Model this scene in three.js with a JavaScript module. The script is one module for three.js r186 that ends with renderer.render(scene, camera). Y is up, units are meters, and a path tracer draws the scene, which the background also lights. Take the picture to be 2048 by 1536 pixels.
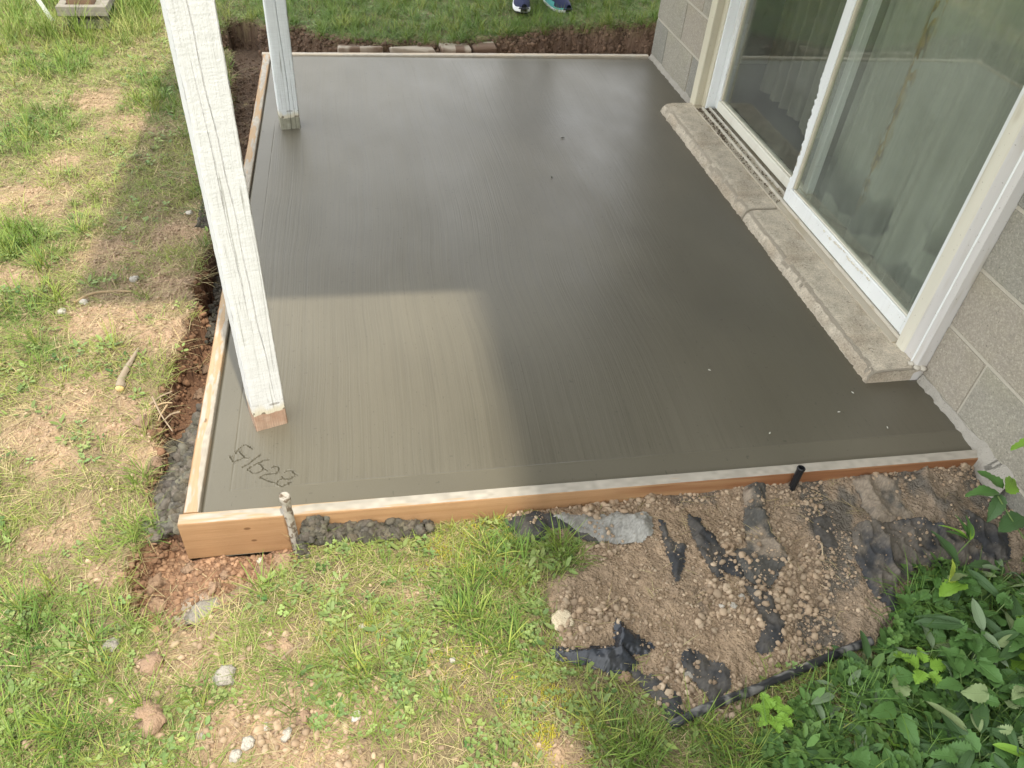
import * as THREE from 'three';
import { RoundedBoxGeometry } from 'three/addons/geometries/RoundedBoxGeometry.js';
import { MarchingCubes } from 'three/addons/objects/MarchingCubes.js';
import { mergeGeometries, mergeVertices } from 'three/addons/utils/BufferGeometryUtils.js';

// ---------------------------------------------------------------- camera, sky, sun, exposure
const scene = new THREE.Scene();
const camera = new THREE.PerspectiveCamera(52.623, 4 / 3, 0.05, 400);
camera.position.set(0.4571, 1.59, 1.3261);
{
  const m = new THREE.Matrix4().set(
    0.98297245, 0.06297934, -0.17262322, 0,
    0.06905752, 0.7439507, 0.66465662, 0,
    0.17028279, -0.66526007, 0.72693384, 0, 0, 0, 0, 1);
  camera.quaternion.setFromRotationMatrix(m);
}
scene.add(camera);

const SUN = new THREE.Vector3(0.29, 2.247, 0.957).normalize();
{ // hazy bright sky: pale blue overhead, whiter towards the horizon and around the sun
  const w = 256, h = 128, d = new Float32Array(w * h * 4);
  for (let j = 0; j < h; j++) for (let i = 0; i < w; i++) {
    const lat = ((j + 0.5) / h - 0.5) * Math.PI, lon = ((i + 0.5) / w) * 2 * Math.PI;
    const y = Math.sin(lat), c = Math.cos(lat), x = Math.cos(lon - Math.PI) * c, z = -Math.sin(lon - Math.PI) * c;
    const k = Math.max(0, y), t = Math.pow(1 - k, 2.5);
    let r = 1.84 + 0.36 * t, g = 1.90 + 0.32 * t, b = 1.98 + 0.24 * t;
    const s = Math.max(0, x * SUN.x + y * SUN.y + z * SUN.z), glow = 0.55 * Math.pow(s, 10);
    r += glow; g += glow * 0.95; b += glow * 0.85;
    if (y < 0) { r = 0.3; g = 0.32; b = 0.25; }
    const o = (j * w + i) * 4; d[o] = r; d[o + 1] = g; d[o + 2] = b; d[o + 3] = 1;
  }
  const t = new THREE.DataTexture(d, w, h, THREE.RGBAFormat, THREE.FloatType);
  t.mapping = THREE.EquirectangularReflectionMapping; t.magFilter = t.minFilter = THREE.LinearFilter;
  t.colorSpace = THREE.LinearSRGBColorSpace; t.needsUpdate = true;
  scene.background = t; scene.environment = t;
}
const sun = new THREE.DirectionalLight(new THREE.Color().setRGB(1.0, 0.935, 0.81), 3.6);
sun.position.copy(SUN).multiplyScalar(20).add(new THREE.Vector3(0.6, 0, -1));
sun.target.position.set(0.6, 0, -1); scene.add(sun, sun.target);
sun.castShadow = true; sun.shadow.mapSize.set(4096, 4096); sun.shadow.radius = 2.2;
Object.assign(sun.shadow.camera, { left: -7, right: 7, top: 7, bottom: -7, near: 1, far: 45 });
const renderer = new THREE.WebGLRenderer({ antialias: true });
renderer.toneMapping = THREE.LinearToneMapping; renderer.toneMappingExposure = 1.2;
renderer.shadowMap.enabled = true; renderer.setSize(1024, 768);

// ---------------------------------------------------------------- helpers
let seed = 12345;
const rnd = () => { seed |= 0; seed = seed + 0x6D2B79F5 | 0; let t = Math.imul(seed ^ seed >>> 15, 1 | seed); t = t + Math.imul(t ^ t >>> 7, 61 | t) ^ t; return ((t ^ t >>> 14) >>> 0) / 4294967296; };
const rr = (a, b) => a + (b - a) * rnd();
const clamp = (x, a = 0, b = 1) => Math.min(b, Math.max(a, x));
const ss = (a, b, x) => { const t = clamp((x - a) / (b - a)); return t * t * (3 - 2 * t); };
const mix = (a, b, t) => a + (b - a) * t;
const mixc = (a, b, t) => [mix(a[0], b[0], t), mix(a[1], b[1], t), mix(a[2], b[2], t)];
const ih = (x, y) => { let h = Math.imul(x, 374761393) + Math.imul(y, 668265263) | 0; h = Math.imul(h ^ h >>> 13, 1274126177); return ((h ^ h >>> 16) >>> 0) / 4294967296; };
const vn = (x, y) => { const xi = Math.floor(x), yi = Math.floor(y), xf = x - xi, yf = y - yi, u = xf * xf * (3 - 2 * xf), v = yf * yf * (3 - 2 * yf);
  const a = ih(xi, yi), b = ih(xi + 1, yi), c = ih(xi, yi + 1), d = ih(xi + 1, yi + 1); return a + (b - a) * u + (c - a) * v + (a - b - c + d) * u * v; };
const fbm = (x, y, o = 4) => { let s = 0, a = 0.5; for (let i = 0; i < o; i++) { s += a * vn(x + i * 17.3, y - i * 9.1); x *= 2.03; y *= 2.03; a *= 0.5; } return s / (1 - Math.pow(0.5, o)); };
const RGB = (r, g, b) => new THREE.Color().setRGB(r, g, b);
const std = (c, rough = 0.85, o = {}) => new THREE.MeshStandardMaterial({ color: Array.isArray(c) ? RGB(...c) : c, roughness: rough, side: THREE.DoubleSide, ...o });
const s8 = v => { v = clamp(v); return Math.round(255 * (v <= 0.0031308 ? v * 12.92 : 1.055 * Math.pow(v, 1 / 2.4) - 0.055)); };
function colTex(w, h, fn) { // fn(u,v) -> linear rgb
  const d = new Uint8Array(w * h * 4);
  for (let j = 0; j < h; j++) for (let i = 0; i < w; i++) { const c = fn((i + 0.5) / w, (j + 0.5) / h), o = (j * w + i) * 4; d[o] = s8(c[0]); d[o + 1] = s8(c[1]); d[o + 2] = s8(c[2]); d[o + 3] = 255; }
  return finT(d, w, h, true);
}
function greyTex(w, h, fn) {
  const d = new Uint8Array(w * h * 4);
  for (let j = 0; j < h; j++) for (let i = 0; i < w; i++) { const c = Math.round(255 * clamp(fn((i + 0.5) / w, (j + 0.5) / h))), o = (j * w + i) * 4; d[o] = d[o + 1] = d[o + 2] = c; d[o + 3] = 255; }
  return finT(d, w, h, false);
}
function finT(d, w, h, srgb) { const t = new THREE.DataTexture(d, w, h, THREE.RGBAFormat); t.magFilter = THREE.LinearFilter; t.minFilter = THREE.LinearMipmapLinearFilter; t.generateMipmaps = true; t.wrapS = t.wrapT = THREE.RepeatWrapping; if (srgb) t.colorSpace = THREE.SRGBColorSpace; t.needsUpdate = true; return t; }
const used = {};
const numbered = n => { used[n] = (used[n] ?? -1) + 1; return used[n] ? `${n}_${String(used[n]).padStart(3, '0')}` : n; };
function mesh(name, geo, mat, parent = scene) { const m = new THREE.Mesh(geo, mat); m.name = parent === scene ? numbered(name) : name; m.castShadow = m.receiveShadow = true; parent.add(m); return m; }
function tag(o, label, category, group, kind) { if (label) o.userData.label = label; if (category) o.userData.category = category; if (group) o.userData.group = group; if (kind) o.userData.kind = kind; return o; }
function thing(name, label, category, pos = [0, 0, 0], turn = 0, group) { const g = new THREE.Group(); g.name = numbered(name); g.position.set(...pos); g.rotation.y = turn; scene.add(g); return tag(g, label, category, group); }
function geoFrom(pos, idx, uv, col) { const g = new THREE.BufferGeometry(); g.setAttribute('position', new THREE.Float32BufferAttribute(pos, 3)); if (uv) g.setAttribute('uv', new THREE.Float32BufferAttribute(uv, 2)); if (col) g.setAttribute('color', new THREE.Float32BufferAttribute(col, 3)); g.setIndex(idx); g.computeVertexNormals(); return g; }
function boxMap(g, sc = 1, rot = 0) { // uv in metres, by the way each face points; rot 1 = swap
  const p = g.attributes.position, n = g.attributes.normal, uv = new Float32Array(p.count * 2);
  for (let i = 0; i < p.count; i++) { const ax = Math.abs(n.getX(i)), ay = Math.abs(n.getY(i)), az = Math.abs(n.getZ(i)); let u, v;
    if (ax >= ay && ax >= az) { u = p.getZ(i); v = p.getY(i); } else if (ay >= az) { u = p.getX(i); v = p.getZ(i); } else { u = p.getX(i); v = p.getY(i); }
    if (rot) [u, v] = [v, u]; uv[2 * i] = u * sc; uv[2 * i + 1] = v * sc; }
  g.setAttribute('uv', new THREE.BufferAttribute(uv, 2)); return g;
}
const rbox = (w, h, d, r = 0.003) => boxMap(new RoundedBoxGeometry(w, h, d, 2, Math.min(r, w / 2.1, h / 2.1, d / 2.1)));
const at = (g, x, y, z) => { g.translate(x, y, z); return g; };
const box = (x0, x1, y0, y1, z0, z1, r = 0.002) => boxMap(at(rbox(x1 - x0, y1 - y0, z1 - z0, r), (x0 + x1) / 2, (y0 + y1) / 2, (z0 + z1) / 2));
function inPoly(P, x, z) { let c = false; for (let i = 0, j = P.length - 1; i < P.length; j = i++) { const a = P[i], b = P[j]; if ((a[1] > z) !== (b[1] > z) && x < (b[0] - a[0]) * (z - a[1]) / (b[1] - a[1]) + a[0]) c = !c; } return c; }
function segD(ax, az, bx, bz, x, z) { const dx = bx - ax, dz = bz - az, t = clamp(((x - ax) * dx + (z - az) * dz) / (dx * dx + dz * dz + 1e-12)); return Math.hypot(x - ax - dx * t, z - az - dz * t); }
function polyD(P, x, z, closed = true) { let d = 1e9; const n = P.length; for (let i = 0; i < (closed ? n : n - 1); i++) { const a = P[i], b = P[(i + 1) % n]; d = Math.min(d, segD(a[0], a[1], b[0], b[1], x, z)); } return d; }
const sdPoly = (P, x, z) => (inPoly(P, x, z) ? 1 : -1) * polyD(P, x, z);   // positive inside
function rock(r, seedN, flat = 0.7, detail = 1, rough = 0.35) {
  let g = new THREE.IcosahedronGeometry(1, detail); g.deleteAttribute('uv'); g.deleteAttribute('normal'); g = mergeVertices(g, 1e-4);
  const p = g.attributes.position; const s = seedN * 13.7;
  for (let i = 0; i < p.count; i++) { const x = p.getX(i), y = p.getY(i), z = p.getZ(i); const k = r * (1 - rough / 2 + rough * (0.6 * vn(x * 1.6 + s, y * 1.6 + z * 1.3 - s) + 0.4 * vn(x * 3.7 - s, z * 3.7 + y * 2.9 + s)) * 1.6 - rough * 0.3); p.setXYZ(i, x * k, y * k * flat, z * k); }
  g.computeVertexNormals(); boxMap(g); return g;
}
const TRENCH = [[-0.084,-3.665],[-0.271,-3.701],[-0.279,-3.485],[-0.208,-3.248],[-0.188,-2.955],[-0.173,-2.628],[-0.157,-2.336],[-0.153,-2.075],[-0.142,-1.795],[-0.132,-1.626],[-0.127,-1.507],[-0.122,-1.359],[-0.122,-1.254],[-0.139,-1.125],[-0.133,-1.002],[-0.099,-0.907],[-0.131,-0.832],[-0.132,-0.766],[-0.128,-0.69],[-0.153,-0.651],[-0.161,-0.574],[-0.166,-0.474],[-0.171,-0.39],[-0.168,-0.33],[-0.131,-0.278],[-0.135,-0.222],[-0.161,-0.18],[-0.155,-0.119],[-0.126,-0.065],[-0.082,-0.028]];
const PIT = [[-0.1,-0.046],[-0.161,0.018],[-0.172,0.077],[-0.168,0.135],[-0.139,0.2],[-0.1,0.251],[-0.042,0.274],[0.022,0.261],[0.062,0.226],[0.105,0.19],[0.161,0.159],[0.219,0.125],[0.257,0.076],[0.291,0.025],[0.24,0.003]];
const FARBANK = [[-0.319,0.03,-3.546],[-0.128,0.03,-3.573],[0.037,0.03,-3.634],[0.21,0.03,-3.571],[0.324,0.02,-3.486],[0.494,0.015,-3.44],[0.724,0.01,-3.43],[1.02,0.01,-3.45],[1.201,0.03,-3.457],[1.481,0.05,-3.497],[1.699,0.08,-3.513],[1.938,0.11,-3.476],[2.271,0.15,-3.42]];
const SOIL = [[0.777,0.041],[1.197,0.01],[2.266,-0.019],[2.5,0.059],[2.202,0.434],[2.043,0.382],[1.853,0.327],[1.727,0.441],[1.629,0.525],[1.341,0.564],[1.154,0.662],[1.047,0.636],[1.017,0.544],[0.902,0.486],[0.835,0.439],[0.837,0.347],[0.848,0.263],[0.955,0.224],[0.944,0.16],[0.806,0.111]];
const WEEDS = [[2.202,0.434],[2.037,0.39],[1.867,0.329],[1.723,0.447],[1.631,0.532],[1.518,0.569],[1.382,0.636],[1.256,0.699],[1.153,0.778],[1.254,0.852],[1.892,0.947]];
const FAB = [["light",[[0.907,0.071],[0.961,0.08],[1.101,0.084],[1.152,0.092],[1.163,0.107],[1.145,0.162],[1.11,0.171],[1.068,0.166],[1.012,0.154],[0.966,0.131]]],["dark",[[0.784,0.07],[0.855,0.055],[0.908,0.069],[0.967,0.128],[1.011,0.157],[0.979,0.15],[0.929,0.108],[0.881,0.095],[0.866,0.124],[0.814,0.133],[0.795,0.125]]],["dark",[[1.274,0.109],[1.294,0.122],[1.31,0.177],[1.321,0.229],[1.34,0.268],[1.355,0.316],[1.328,0.308],[1.293,0.289],[1.285,0.321],[1.268,0.276],[1.259,0.231],[1.263,0.166]]],["dark",[[1.186,0.125],[1.186,0.177],[1.193,0.201],[1.221,0.209],[1.205,0.254],[1.168,0.306],[1.175,0.27],[1.175,0.211]]],["soiled",[[1.472,0.025],[1.522,0.031],[1.496,0.108],[1.484,0.177],[1.49,0.24],[1.468,0.287],[1.395,0.353],[1.358,0.33],[1.351,0.253],[1.371,0.225],[1.403,0.234],[1.429,0.138]]],["dark",[[1.346,0.338],[1.385,0.375],[1.393,0.451],[1.363,0.497],[1.332,0.514],[1.304,0.514],[1.343,0.461],[1.341,0.418],[1.343,0.374]]],["plastic",[[0.823,0.442],[0.879,0.459],[0.917,0.456],[0.967,0.463],[0.988,0.4],[1.003,0.423],[1.053,0.468],[1.036,0.48],[0.985,0.471],[1.007,0.502],[0.974,0.522],[0.94,0.512],[0.896,0.483],[0.854,0.473],[0.826,0.462]]],["dark",[[1.13,0.499],[1.153,0.5],[1.21,0.558],[1.198,0.589],[1.15,0.619],[1.149,0.593],[1.127,0.56],[1.111,0.524]]],["dark",[[0.993,0.517],[1.04,0.55],[1.078,0.6],[1.069,0.625],[1.04,0.653],[1.04,0.614],[1.025,0.58],[1.01,0.552]]],["flap",[[1.702,0.224],[1.733,0.201],[1.794,0.194],[1.906,0.193],[1.939,0.221],[2.018,0.267],[2.007,0.301],[2.066,0.335],[2.036,0.383],[1.996,0.365],[1.957,0.352],[1.89,0.343],[1.851,0.317],[1.814,0.351],[1.777,0.367],[1.666,0.413],[1.669,0.353],[1.675,0.3],[1.695,0.246]]],["flap",[[1.668,0.413],[1.723,0.393],[1.714,0.446],[1.698,0.456],[1.675,0.43]]],["dark",[[2.082,0.19],[2.114,0.232],[2.144,0.273],[2.108,0.34],[2.052,0.372],[2.064,0.29],[2.043,0.261]]],["soiled",[[1.791,0.047],[1.887,0.045],[1.918,0.067],[1.902,0.13],[1.908,0.191],[1.791,0.191],[1.791,0.117]]],["dark",[[1.615,0.164],[1.666,0.158],[1.648,0.213],[1.634,0.26],[1.612,0.249],[1.601,0.208]]]];
const PIPE = [[1.038,0.652],[1.139,0.629],[1.244,0.605],[1.327,0.585],[1.427,0.56],[1.516,0.538],[1.592,0.524]];
const STONES = [["pale",0.389,0.324,0.0112],["pale",0.153,0.564,0.0166],["pale",0.128,0.582,0.0154],["pale",0.226,0.554,0.0177],["pale",0.184,0.53,0.0107],["pale",0.371,0.537,0.0153],["pale",1.317,0.373,0.0108],["pale",1.255,0.395,0.0093],["pale",1.283,0.398,0.0106],["pale",1.448,0.292,0.0127],["pale",0.589,0.437,0.0097],["grey",-0.161,0.298,0.0185],["grey",0.053,0.528,0.0109],["grey",0.091,0.406,0.0274],["grey",1.119,0.546,0.0126],["grey",0.009,0.199,0.045],["grey",0.03,0.235,0.0183],["flat",0.859,0.376,0.0301],["clod",-0.064,0.356,0.0322],["clod",-0.048,0.48,0.0387],["clod",0.971,0.527,0.0161],["clod",0.157,0.005,0.0235],["clod",0.193,0.063,0.0326],["clod",0.06,0.174,0.0293],["clod",0.102,0.165,0.0372],["clod",0.05,0.088,0.0136],["clod",-0.11,0.135,0.0274],["clod",-0.071,0.203,0.0188],["clod",0.027,0.124,0.0189],["clod",0.143,0.086,0.0244],["clod",0.193,0.112,0.0188],["clod",-0.145,0.159,0.0192],["clod",-0.131,0.075,0.0307],["clod",-0.04,0.056,0.018],["clod",0.263,0.521,0.0192],["pale",-0.332,-1.061,0.0192],["pale",-0.523,-0.896,0.0187],["pale",-0.467,-0.946,0.017],["pale",0.133,0.052,0.012],["pale",-0.208,-1.504,0.0171],["clod",-0.121,-0.148,0.0254],["clod",-0.146,-0.232,0.0245],["clod",-0.092,-0.611,0.0237],["clod",-0.196,-0.382,0.0256],["clod",-0.084,-0.732,0.021]];
const STICKS = [["branch",[[-0.279,-0.511],[-0.279,-0.562],[-0.269,-0.607],[-0.259,-0.646],[-0.253,-0.679]]],["twig",[[-0.494,-0.946],[-0.448,-0.982],[-0.397,-0.998],[-0.327,-0.99]]],["twig",[[-0.189,-0.444],[-0.164,-0.474],[-0.133,-0.49]]],["twig",[[-0.174,-0.438],[-0.148,-0.446],[-0.125,-0.44]]],["twig",[[-0.184,-0.471],[-0.151,-0.399],[-0.108,-0.322]]],["twig",[[-0.141,-0.44],[-0.151,-0.395],[-0.152,-0.368]]],["twig",[[-0.103,-0.408],[-0.122,-0.396],[-0.138,-0.367]]],["twig",[[-0.054,0.036],[-0.023,0.063],[0.007,0.092]]],["twig",[[-0.053,0.206],[-0.003,0.195],[0.054,0.216]]],["twig",[[0.015,0.159],[0.039,0.14],[0.058,0.121]]],["straw",[[1.601,0.242],[1.583,0.301],[1.598,0.349]]],["straw",[[1.523,0.574],[1.546,0.556],[1.587,0.519]]],["straw",[[1.475,0.288],[1.511,0.331],[1.558,0.377]]],["straw",[[1.529,0.385],[1.539,0.394],[1.547,0.404]]],["twig",[[0.208,0.385],[0.229,0.364],[0.253,0.348]]]];
const BARE = [[-0.808,-1.638,0.16],[-0.424,-1.224,0.128],[-0.227,-1.024,0.13],[-0.382,-0.839,0.167],[-0.206,-0.773,0.111],[-0.392,-0.485,0.114],[-0.227,-0.386,0.108],[-0.481,-0.372,0.084],[-0.158,-0.281,0.087],[-0.406,-0.27,0.071],[-0.328,-0.041,0.075],[-0.394,-0.033,0.05],[-0.754,-2.515,0.144],[-0.54,-2.291,0.136],[-0.697,-1.087,0.092],[-0.222,-1.348,0.118],[-0.75,-1.929,0.085],[-0.215,0.1,0.056],[0.004,0.34,0.073],[0.205,0.342,0.043],[0.131,0.518,0.104],[0.245,0.555,0.109],[0.306,0.626,0.094],[0.52,0.236,0.047],[0.39,0.521,0.048],[-0.411,-0.012,0.051],[-0.365,0.124,0.041],[-0.121,0.428,0.037],[0.8,0.676,0.054]];
const GREEN = [[-0.524,-0.7,0.071],[-0.507,-2.485,0.141],[-0.443,-2.664,0.162],[-0.424,-2.371,0.122],[-0.902,-2.323,0.187],[-0.714,-1.275,0.169],[-0.666,-0.915,0.132],[-1.084,-2.982,0.287],[-0.998,-2.074,0.149],[-0.133,-0.025,0.074],[0.063,0.442,0.054],[0.21,0.463,0.07],[0.663,0.282,0.102],[0.712,0.358,0.086],[1.144,0.715,0.126],[-0.348,0.232,0.111],[-0.218,0.249,0.108],[-0.06,0.23,0.038],[0.36,0.449,0.07],[0.968,0.668,0.083],[-0.235,0.445,0.133],[-0.066,0.521,0.085],[0.747,0.144,0.076],[0.916,0.164,0.062],[0.516,0.434,0.07]];
const MOSS = [[0.678,0.12,0.049],[0.77,0.085,0.043],[0.361,0.357,0.05],[0.767,0.574,0.055],[0.583,0.449,0.042],[0.702,0.185,0.038],[0.577,0.154,0.033],[0.775,0.641,0.054]];
const DATE = [[[0.115,-0.221],[0.108,-0.229],[0.093,-0.24],[0.08,-0.227],[0.072,-0.215],[0.073,-0.209]],[[0.072,-0.215],[0.082,-0.217],[0.084,-0.209],[0.092,-0.199],[0.097,-0.192],[0.106,-0.187]],[[0.096,-0.193],[0.084,-0.185],[0.078,-0.182],[0.067,-0.179],[0.062,-0.192],[0.057,-0.204]],[[0.137,-0.197],[0.118,-0.179],[0.108,-0.166],[0.093,-0.157]],[[0.161,-0.177],[0.149,-0.177],[0.133,-0.167],[0.118,-0.157],[0.109,-0.149],[0.108,-0.145]],[[0.134,-0.164],[0.142,-0.158],[0.147,-0.148],[0.145,-0.14],[0.134,-0.133],[0.122,-0.133],[0.114,-0.142]],[[0.152,-0.144],[0.159,-0.137]],[[0.17,-0.145],[0.176,-0.151],[0.184,-0.151],[0.188,-0.142],[0.187,-0.131],[0.182,-0.124],[0.165,-0.125],[0.151,-0.124],[0.144,-0.117],[0.142,-0.115],[0.158,-0.104],[0.171,-0.096],[0.18,-0.092]],[[0.206,-0.127],[0.214,-0.132],[0.223,-0.13],[0.23,-0.118],[0.239,-0.113],[0.231,-0.11],[0.224,-0.105],[0.213,-0.101],[0.202,-0.104],[0.198,-0.112]],[[0.199,-0.104],[0.191,-0.101],[0.185,-0.092],[0.188,-0.084],[0.198,-0.078],[0.207,-0.081],[0.215,-0.084],[0.216,-0.09],[0.222,-0.09]]];
const EDGE = [[0.081,-0.084],[0.863,-0.077],[2.174,-0.078],[0.07,-0.257],[0.07,-1.904],[0.124,-3.077]];
// ---------------------------------------------------------------- the concrete slab
const XW = 2.214, ZF = -3.235;                       // wall plane, far end of the slab
const slabMask = (x, z) => { // 1 inside the broomed field, 0 on the trowelled edge band
  const e = 0.004 * (vn(x * 60, z * 60) - 0.5);
  return ss(0.066, 0.074, x + e) * ss(0.074, 0.082, -z + e) * ss(0.05, 0.06, z - ZF + e);
};
{
  const LX = XW, LZ = -ZF;
  const W = 2048, Hh = 1024;
  const streak = (x, z) => {
    const c = x + 0.018 * Math.sin(z * 1.5 + 0.4) + 0.006 * Math.sin(z * 4.1) + 0.03 * (vn(x * 2.2, z * 2.1) - 0.5) + 0.006 * (vn(x * 9, z * 6) - 0.5);
    const a = vn(c * 95, z * 1.1), b = vn(c * 230 + 40, z * 2.0 + 7), d = vn(c * 480 + 11, z * 4.1);
    return 0.28 * a + 0.40 * b + 0.32 * d;
  };
  const pass = (x, z) => vn(x * 3.6 + 0.25 * Math.sin(z), z * 0.35 + 3);        // broom passes, a forearm wide
  const fine = (x, z) => vn(x * 900, z * 460);
  const wet = (x, z) => ss(0.35, 0.75, fbm(x * 1.3 + 5, z * 0.8, 3) * 0.55 + 0.45 * ss(0.6, 1.9, x));
  const bump = greyTex(W, Hh, (u, v) => {
    const x = u * LX, z = -v * LZ, m = slabMask(x, z), w = wet(x, z);
    const deep = Math.pow(clamp((streak(x, z) - 0.66) / 0.3), 1.5);
    return 0.5 + m * ((0.55 - 0.34 * w) * (streak(x, z) - 0.5) - 0.4 * deep * (1 - 0.7 * w) * ss(0.3, 0.6, pass(x, z))) + (0.11 - 0.05 * m * w) * (fine(x, z) - 0.5) + 0.10 * (vn(x * 70, z * 60) - 0.5);
  });
  const roughT = greyTex(1024, 1024, (u, v) => {
    const x = u * LX, z = -v * LZ, m = slabMask(x, z), w = wet(x, z);
    return 0.46 - 0.07 * w * m + 0.10 * m * (streak(x, z) - 0.5) + 0.10 * (pass(x, z) - 0.5) + 0.10 * (fbm(x * 9, z * 5, 3) - 0.5) - 0.02 * (1 - m);
  });
  const col = colTex(2048, 1024, (u, v) => {
    const x = u * LX, z = -v * LZ, m = slabMask(x, z), w = wet(x, z);
    const st = streak(x, z), deep = clamp((st - 0.66) / 0.3);
    let k = 1 + m * (0.30 * (1 - 0.6 * w) * (st - 0.5) - 0.26 * deep * (1 - 0.6 * w)) + 0.14 * (pass(x, z) - 0.5) * m + 0.24 * (fbm(x * 3.2, z * 2.6, 4) - 0.5) + 0.06 * (fine(x, z) - 0.5) - 0.20 * w * m;
    const pin = vn(x * 130 + 3, z * 110 + 9); if (pin > 0.955) k *= 0.72;
    const warm = 0.5 * (fbm(x * 2 + 9, z * 2, 2) - 0.5);
    return [0.128 * k * (1 + 0.05 * warm), 0.115 * k, 0.083 * k * (1 - 0.08 * warm)];
  });
  // grid lines, finer where the date is scratched in and along the ridge that the edging tool left
  const lines = (a, b, step, zones) => { const o = [a]; let p = a; while (p < b - 1e-6) { let s = step; for (const [z0, z1, q] of zones) if (p >= z0 - 1e-9 && p < z1) s = Math.min(s, q); else if (p < z0 && p + s > z0) s = z0 - p; p = Math.min(b, p + s); o.push(p); } return o; };
  const xs = lines(0, XW, 0.016, [[0, 0.02, 0.0025], [0.045, 0.262, 0.0013]]);
  const zs = lines(0, -ZF, 0.016, [[0.004, 0.03, 0.006], [0.072, 0.26, 0.0013]]);
  const pts = DATE.map((s, k) => { const o = []; for (let i = 0; i + 1 < s.length; i++) { const a = s[i], b = s[i + 1], n = Math.ceil(Math.hypot(b[0] - a[0], b[1] - a[1]) / 0.003); for (let t = 0; t < n; t++) { const f = t / n; o.push([mix(a[0], b[0], f) + 0.0022 * (vn(i * 9 + t * 0.8, k * 5) - 0.5), mix(a[1], b[1], f) + 0.0022 * (vn(i * 9 + t * 0.8, k * 5 + 50) - 0.5)]); } } o.push(s[s.length - 1]); return o; });
  const topY = (x, z) => {
    let y = 0.0012 * (fbm(x * 4, z * 4, 2) - 0.5);
    y -= 0.005 * Math.exp(-Math.pow(Math.min(-z, z - ZF) / 0.006, 2)) + 0.014 * Math.exp(-Math.pow(x / 0.0065, 2));                       // rounded arris by the boards
    const m = Math.max(1e-3, Math.min(Math.abs(-z - 0.078 + 0.002 * (vn(x * 7, 3) - 0.5)) + (x < 0.07 ? 1 : 0)));
    y += 0.0010 * Math.exp(-Math.pow(m / 0.0018, 2)) * (0.3 + vn(x * 25, 8));                    // ridge left by the edging tool
    const l = Math.abs(x - 0.070) + (-z < 0.076 ? 1 : 0); y -= 0.0016 * Math.exp(-Math.pow(l / 0.0016, 2)) * ss(0.35, 0.6, vn(z * 9, 2));
    if (x > 0.04 && x < 0.27 && z > -0.27 && z < -0.06) {
      let d = 1; for (const s of pts) for (let i = 0; i + 1 < s.length; i++) d = Math.min(d, segD(s[i][0], s[i][1], s[i + 1][0], s[i + 1][1], x, z));
      const e = d + 0.0016 * (vn(x * 420, z * 420) - 0.5);
      y -= 0.0075 * Math.exp(-Math.pow(e / 0.0012, 2)) * (0.7 + 0.5 * vn(x * 90, z * 90));
      const c = vn(x * 330 + 5, z * 330); y += 0.0024 * Math.exp(-Math.pow((e - 0.003) / 0.0016, 2)) * ss(0.5, 0.85, c);
    }
    return y;
  };
  const pos = [], uv = [], idx = [], nx = xs.length, nz = zs.length;
  for (let j = 0; j < nz; j++) for (let i = 0; i < nx; i++) { const x = xs[i], z = -zs[j]; pos.push(x, topY(x, z) - 0.004, z); uv.push(x / LX, -z / LZ); }
  for (let j = 0; j + 1 < nz; j++) for (let i = 0; i + 1 < nx; i++) { const a = j * nx + i; idx.push(a, a + 1, a + nx, a + 1, a + nx + 1, a + nx); }
  const skirt = (list) => { const b0 = pos.length / 3; for (const k of list) { pos.push(pos[3 * k], pos[3 * k + 1], pos[3 * k + 2], pos[3 * k], -0.13, pos[3 * k + 2]); uv.push(uv[2 * k], uv[2 * k + 1], uv[2 * k], uv[2 * k + 1]); } for (let i = 0; i + 1 < list.length; i++) { const a = b0 + 2 * i; idx.push(a, a + 1, a + 2, a + 2, a + 1, a + 3); } };
  skirt(Array.from({ length: nx }, (_, i) => i)); skirt(Array.from({ length: nx }, (_, i) => (nz - 1) * nx + i)); skirt(Array.from({ length: nz }, (_, j) => j * nx)); skirt(Array.from({ length: nz }, (_, j) => j * nx + nx - 1));
  const slabMat = new THREE.MeshPhysicalMaterial({ map: col, bumpMap: bump, bumpScale: 0.0016, roughnessMap: roughT, roughness: 1, side: THREE.DoubleSide, specularIntensity: 1, ior: 1.5 });
  tag(mesh('concrete_slab', geoFrom(pos, idx, uv), slabMat), 'freshly poured grey concrete patio slab, broom finished, date scratched in its corner', 'patio slab');
}
// flecks lying on the wet slab
{
  const list = [[1.86, -0.19], [1.98, -0.11], [1.52, -0.42], [1.60, -0.125], [1.95, -0.27], [1.42, -2.15], [1.28, -1.75]];
  list.forEach(([x, z], i) => { const g = rock(i < 5 ? 0.0035 : 0.006, i + 3, 0.35, 0, 0.4); g.scale(1.6, 1, 0.6); g.rotateY(i * 1.3); g.translate(x, 0.0, z);
    tag(mesh(i < 5 ? 'paint_fleck' : 'leaf_scrap', g, i < 5 ? std([0.62, 0.6, 0.52]) : std([0.06, 0.06, 0.04])), i < 5 ? 'tiny pale fleck lying on the wet concrete near the wall' : 'tiny dark scrap lying on the wet concrete far out on the slab', 'fleck', i < 5 ? 'pale flecks on the slab' : 'dark scraps on the slab'); });
}
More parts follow.
